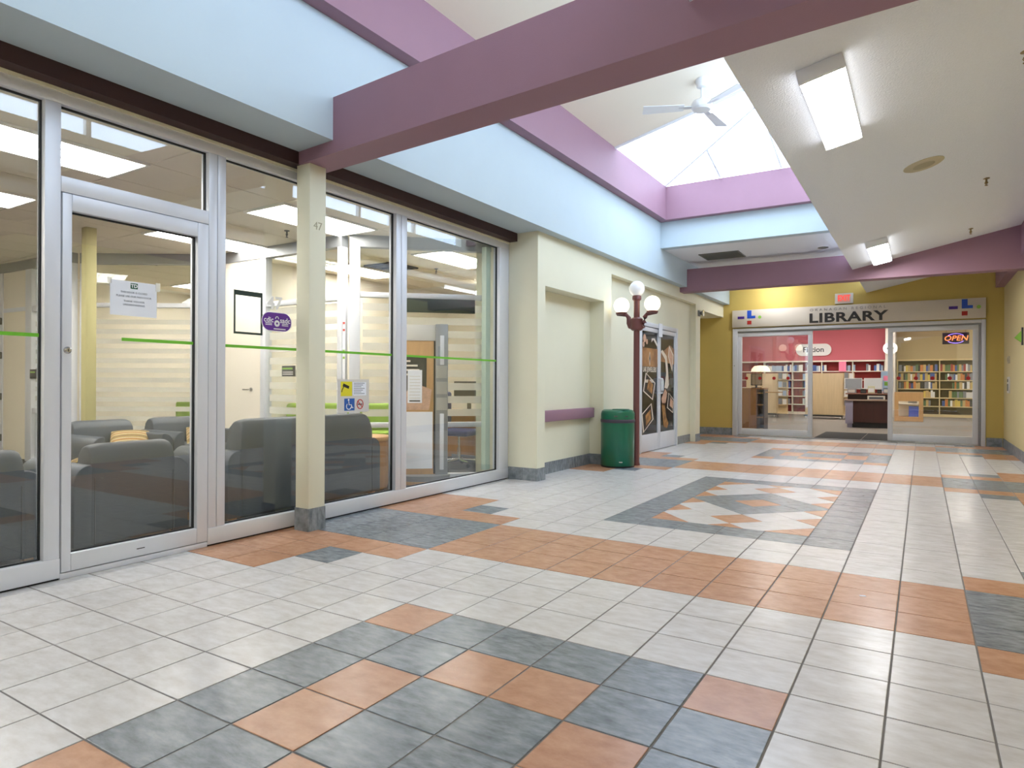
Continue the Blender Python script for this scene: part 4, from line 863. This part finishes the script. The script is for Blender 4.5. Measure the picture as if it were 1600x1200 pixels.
# lectern with screen
lc = tag(empty('catalogue_lectern', (-2.76, 14.12, 0)), 'brown wooden catalogue lectern inside the library glass', 'lectern')
MB().box(-.27, .10, -.2, .24, .03, 1.0).build('cabinet', OAK, lc, bevel=.004); MB().box(-.29, .28, -.22, .26, 1.0, 1.035).build('top', OAK, lc, bevel=.004); MB().box(.10, .27, .2, .24, .03, 1.0).build('rear_panel', WALNUT, lc)
for z in (.03, .32, .62, .9): MB().box(.10, .27, -.18, .2, z, z+.02).build('shelf', OAKL, lc)
MB().box(.255, .275, -.2, .24, .03, 1.0).build('side_panel', WALNUT, lc); MB().box(.27, .62, -.1, .2, .92, .945).build('side_leaf', OAKL, lc); MB().box(-.25, .25, -.18, .22, 0, .03).build('plinth', BLACK, lc)
cm = tag(empty('catalogue_screen', (-2.70, 14.1, 1.036), math.radians(25)), 'tilted flat computer screen on the wooden lectern', 'monitor')
MB().box(-.13, .13, -.02, .02, .06, .34).build('screen', BLACK, cm, bevel=.006); MB().box(-.12, .12, -.0225, -.02, .075, .325).build('display', mat('tan_screen_glow', (176, 160, 136), .4), cm); MB().box(-.02, .02, 0, .03, .01, .12).build('neck', BLACK, cm); MB().box(-.1, .1, -.08, .08, 0, .012).build('foot', BLACK, cm)
# maple display units on casters
def display_unit(loc, rz, wdt, label, books):
    r = tag(empty('display_unit', loc, rz), label, 'display stand', 'maple display units on casters')
    MB().box(-wdt/2, wdt/2, -.03, .03, .12, 1.50).build('end_panel', MAPLE, r, bevel=.004); MB().box(-wdt/2, wdt/2, -.35, .35, .08, .12).build('base', BLACK, r)
    MB().box(wdt/2, wdt/2+.32, .0, .03, .12, 1.50).build('face_panel', MAPLE, r); MB().box(wdt/2, wdt/2+.34, -.25, .0, .12, .15).build('ledge', MAPLE, r)
    for k in range(4):
        z = .42+.29*k; MB().box(wdt/2, wdt/2+.34, -.2, .0, z, z+.02).build('ledge', MAPLE, r)
        MB().box(wdt/2+.04, wdt/2+.16, -.16, -.13, z+.02, z+.22).build('face_out_book', bm_cov[k % 3], r); MB().box(wdt/2+.18, wdt/2+.30, -.16, -.13, z+.02, z+.20).build('face_out_book', bm_cov[(k+1) % 3], r)
    for sx in (-1, 1):
        for sy in (-.3, .3): MB().lathe([(.035, -.015), (.035, .015)], 14, (sx*(wdt/2-.06), sy, .04), ax='x').build('caster', WHITE, r)
bm_cov = [mat('book_cover_grey', (130, 132, 140)), mat('book_cover_white', (232, 230, 228)), mat('book_cover_pale_blue', (170, 188, 214))]
display_unit((-4.05, 21.6, 0), 0, 1.05, 'maple display unit behind the wooden lectern', 1); display_unit((-2.05, 21.4, 0), 0, 1.15, 'maple display unit behind the checkout desk', 1)
# cream lampshade on unit
ls = tag(empty('table_lamp', (-4.1, 21.6, 1.501)), 'cream lampshade glowing on the maple display unit', 'lamp'); MB().lathe([(.02, 0), (.02, .12)], 12).build('stem', BRASS, ls); MB().lathe([(.32, .06), (.29, .17), (.2, .26), (.02, .28)], 28).build('shade', mat('cream_lampshade', (250, 238, 214), .7, emit=.7, ecol=(1, .88, .66, 1)), ls, True)
# checkout desk
ck = tag(empty('checkout_desk', (-.35, 17.1, 0)), 'dark walnut checkout desk with a lilac end panel', 'desk')
MB().box(-.50, .33, -.28, -.24, .14, .70).build('front_panel', WALNUT, ck); MB().box(-.66, -.48, -.30, .40, .10, .72).build('end_panel', LILAC, ck, bevel=.01); MB().box(-.50, .31, -.24, -.2, 0, .14).build('toe_kick', BLACK, ck); MB().box(-.62, -.5, -.26, .3, 0, .10).build('end_foot', LILAC, ck)
MB().box(-.68, .36, -.34, .45, .70, .735).build('counter', mat('taupe_counter_edge', (168, 146, 132), .4), ck, bevel=.004); MB().box(-.62, .34, -.1, .35, .735, .87).build('riser', WALNUT, ck); MB().box(-.66, .36, -.26, .40, .87, .90).build('upper_counter', mat('rosewood_counter', (150, 104, 88), .4), ck, bevel=.004)
def desk_item(name, x, y, z, sx, sy, sz, m, m2, label, cat):
    r = tag(empty(name, (x, y, z)), label, cat); MB().box(-sx/2, sx/2, -sy/2, sy/2, 0, sz).build('body', m, r, bevel=min(sx, sy, sz)*.08); MB().box(-sx*.4, sx*.4, -sy/2-.004, -sy/2, sz*.15, sz*.7).build('face', m2, r); return r
desk_item('receipt_printer', -.88, 17.1, .90, .2, .22, .13, mat('mid_grey_plastic', (150, 152, 158), .5), STICKGREY, 'grey receipt printer at the lilac end of the checkout desk', 'printer')
desk_item('black_scanner', -.60, 16.95, .90, .13, .12, .11, BLACK, DKGREY, 'black scanner beside the receipt printer', 'scanner')
desk_item('leaflet_holder', -.42, 17.0, .90, .16, .1, .19, mat('pale_olive_card', (206, 204, 176), .7), PAPER, 'pale leaflet holder mid checkout desk', 'leaflet holder')
desk_item('card_terminal', -.23, 16.95, .90, .10, .12, .10, BLACK, DKGREY, 'black card terminal beside the leaflet holder', 'card terminal')
desk_item('brochure_box', -.07, 16.95, .90, .14, .14, .15, mat('blue_grey_card', (120, 134, 150), .7), STICKGREY, 'blue-grey brochure box on the checkout desk', 'brochure box')
desk_item('paper_tray', -.10, 17.2, .90, .16, .12, .06, PAPER, PINKP, 'white and pink paper tray at the door end of the desk', 'tray')
desk_item('shelf_caddy', -.3, 16.9, .735, .4, .1, .1, STICKGREY, INK, 'grey caddy on the lower ledge of the checkout desk', 'caddy')
def screen(x, y, z, rz, label, m):
    r = tag(empty('desk_monitor', (x, y, z), rz), label, 'monitor'); MB().box(-.22, .22, -.02, .02, .1, .4).build('screen', WHITE, r, bevel=.006); MB().box(-.2, .2, -.022, -.02, .12, .38).build('display', m, r); MB().box(-.02, .02, 0, .03, .01, .16).build('neck', BLACK, r); MB().box(-.1, .1, -.07, .07, 0, .012).build('foot', BLACK, r)
screen(-.87, 17.35, .90, .3, 'white desk monitor near the lilac desk end', mat('grey_screen', (170, 176, 186), .4)); screen(-.40, 17.38, .90, -.2, 'white desk monitor mid checkout desk', mat('white_screen', (226, 232, 238), .4))
nb = tag(empty('notice_stand', (-.06, 17.42, .90)), 'pale blue notice stand with a pink note on the checkout desk', 'notice'); MB().box(-.16, .12, -.01, .01, .02, .58).build('board', PALEBLUE, nb); MB().box(-.1, .02, -.013, -.01, .33, .46).build('pink_note', PINKP, nb); MB().box(-.08, .1, -.013, -.01, .2, .3).build('green_note', LOGOLIME, nb); MB().box(-.12, .08, -.05, .05, 0, .02).build('foot', WHITE, nb)
tag(MB().box(-1.88, -1.64, 24.135, 24.145, 1.60, 1.96).build('pink_notice', PINKP), 'pink notice hung on the red-backed shelf', 'notice')
wd = tag(empty('picture_book_bin', (.36, 21.0, 0)), 'low light wood display box with a blue book', 'display box')
for (a, b, c, d) in ((-.38, -.27, 0, .9), (.27, .38, 0, .9), (-.27, .27, 0, .12), (-.27, .27, .62, .9)): MB().box(a, b, -.02, .02, c, d).build('frame_board', OAKL, wd)
MB().box(-.36, .36, .02, .5, .10, .14).build('shelf', OAKL, wd); MB().box(-.36, .36, .48, .5, .0, .9).build('rear_board', SHELFW, wd); MB().box(-.36, .36, .02, .5, .52, .55).build('shelf', SHELFW, wd)
tag(MB().box(.36, .62, 21.1, 21.12, .145, .47).box(.372, .608, 21.12, 21.14, .15, .465, 1).build('picture_book', [mat('cobalt_book_cover', (60, 84, 196), .5), PAGE]), 'blue picture book standing in the light wood box', 'book'); tag(MB().box(.34, .58, 21.1, 21.12, .555, .80).box(.352, .568, 21.12, 21.14, .56, .795, 1).build('picture_book', [mat('silver_book_cover', (190, 196, 204), .5), PAGE]), 'silver picture book above the blue one', 'book')
tag(MB().prism([(.435, 1.385, .0005), (.465, 1.395, .0005), (.458, 1.412, .0005), (.43, 1.402, .0005)], (0, 0, .001)).build('paper_scrap', PAPER), 'tiny white paper scrap on the terracotta floor band', 'paper')
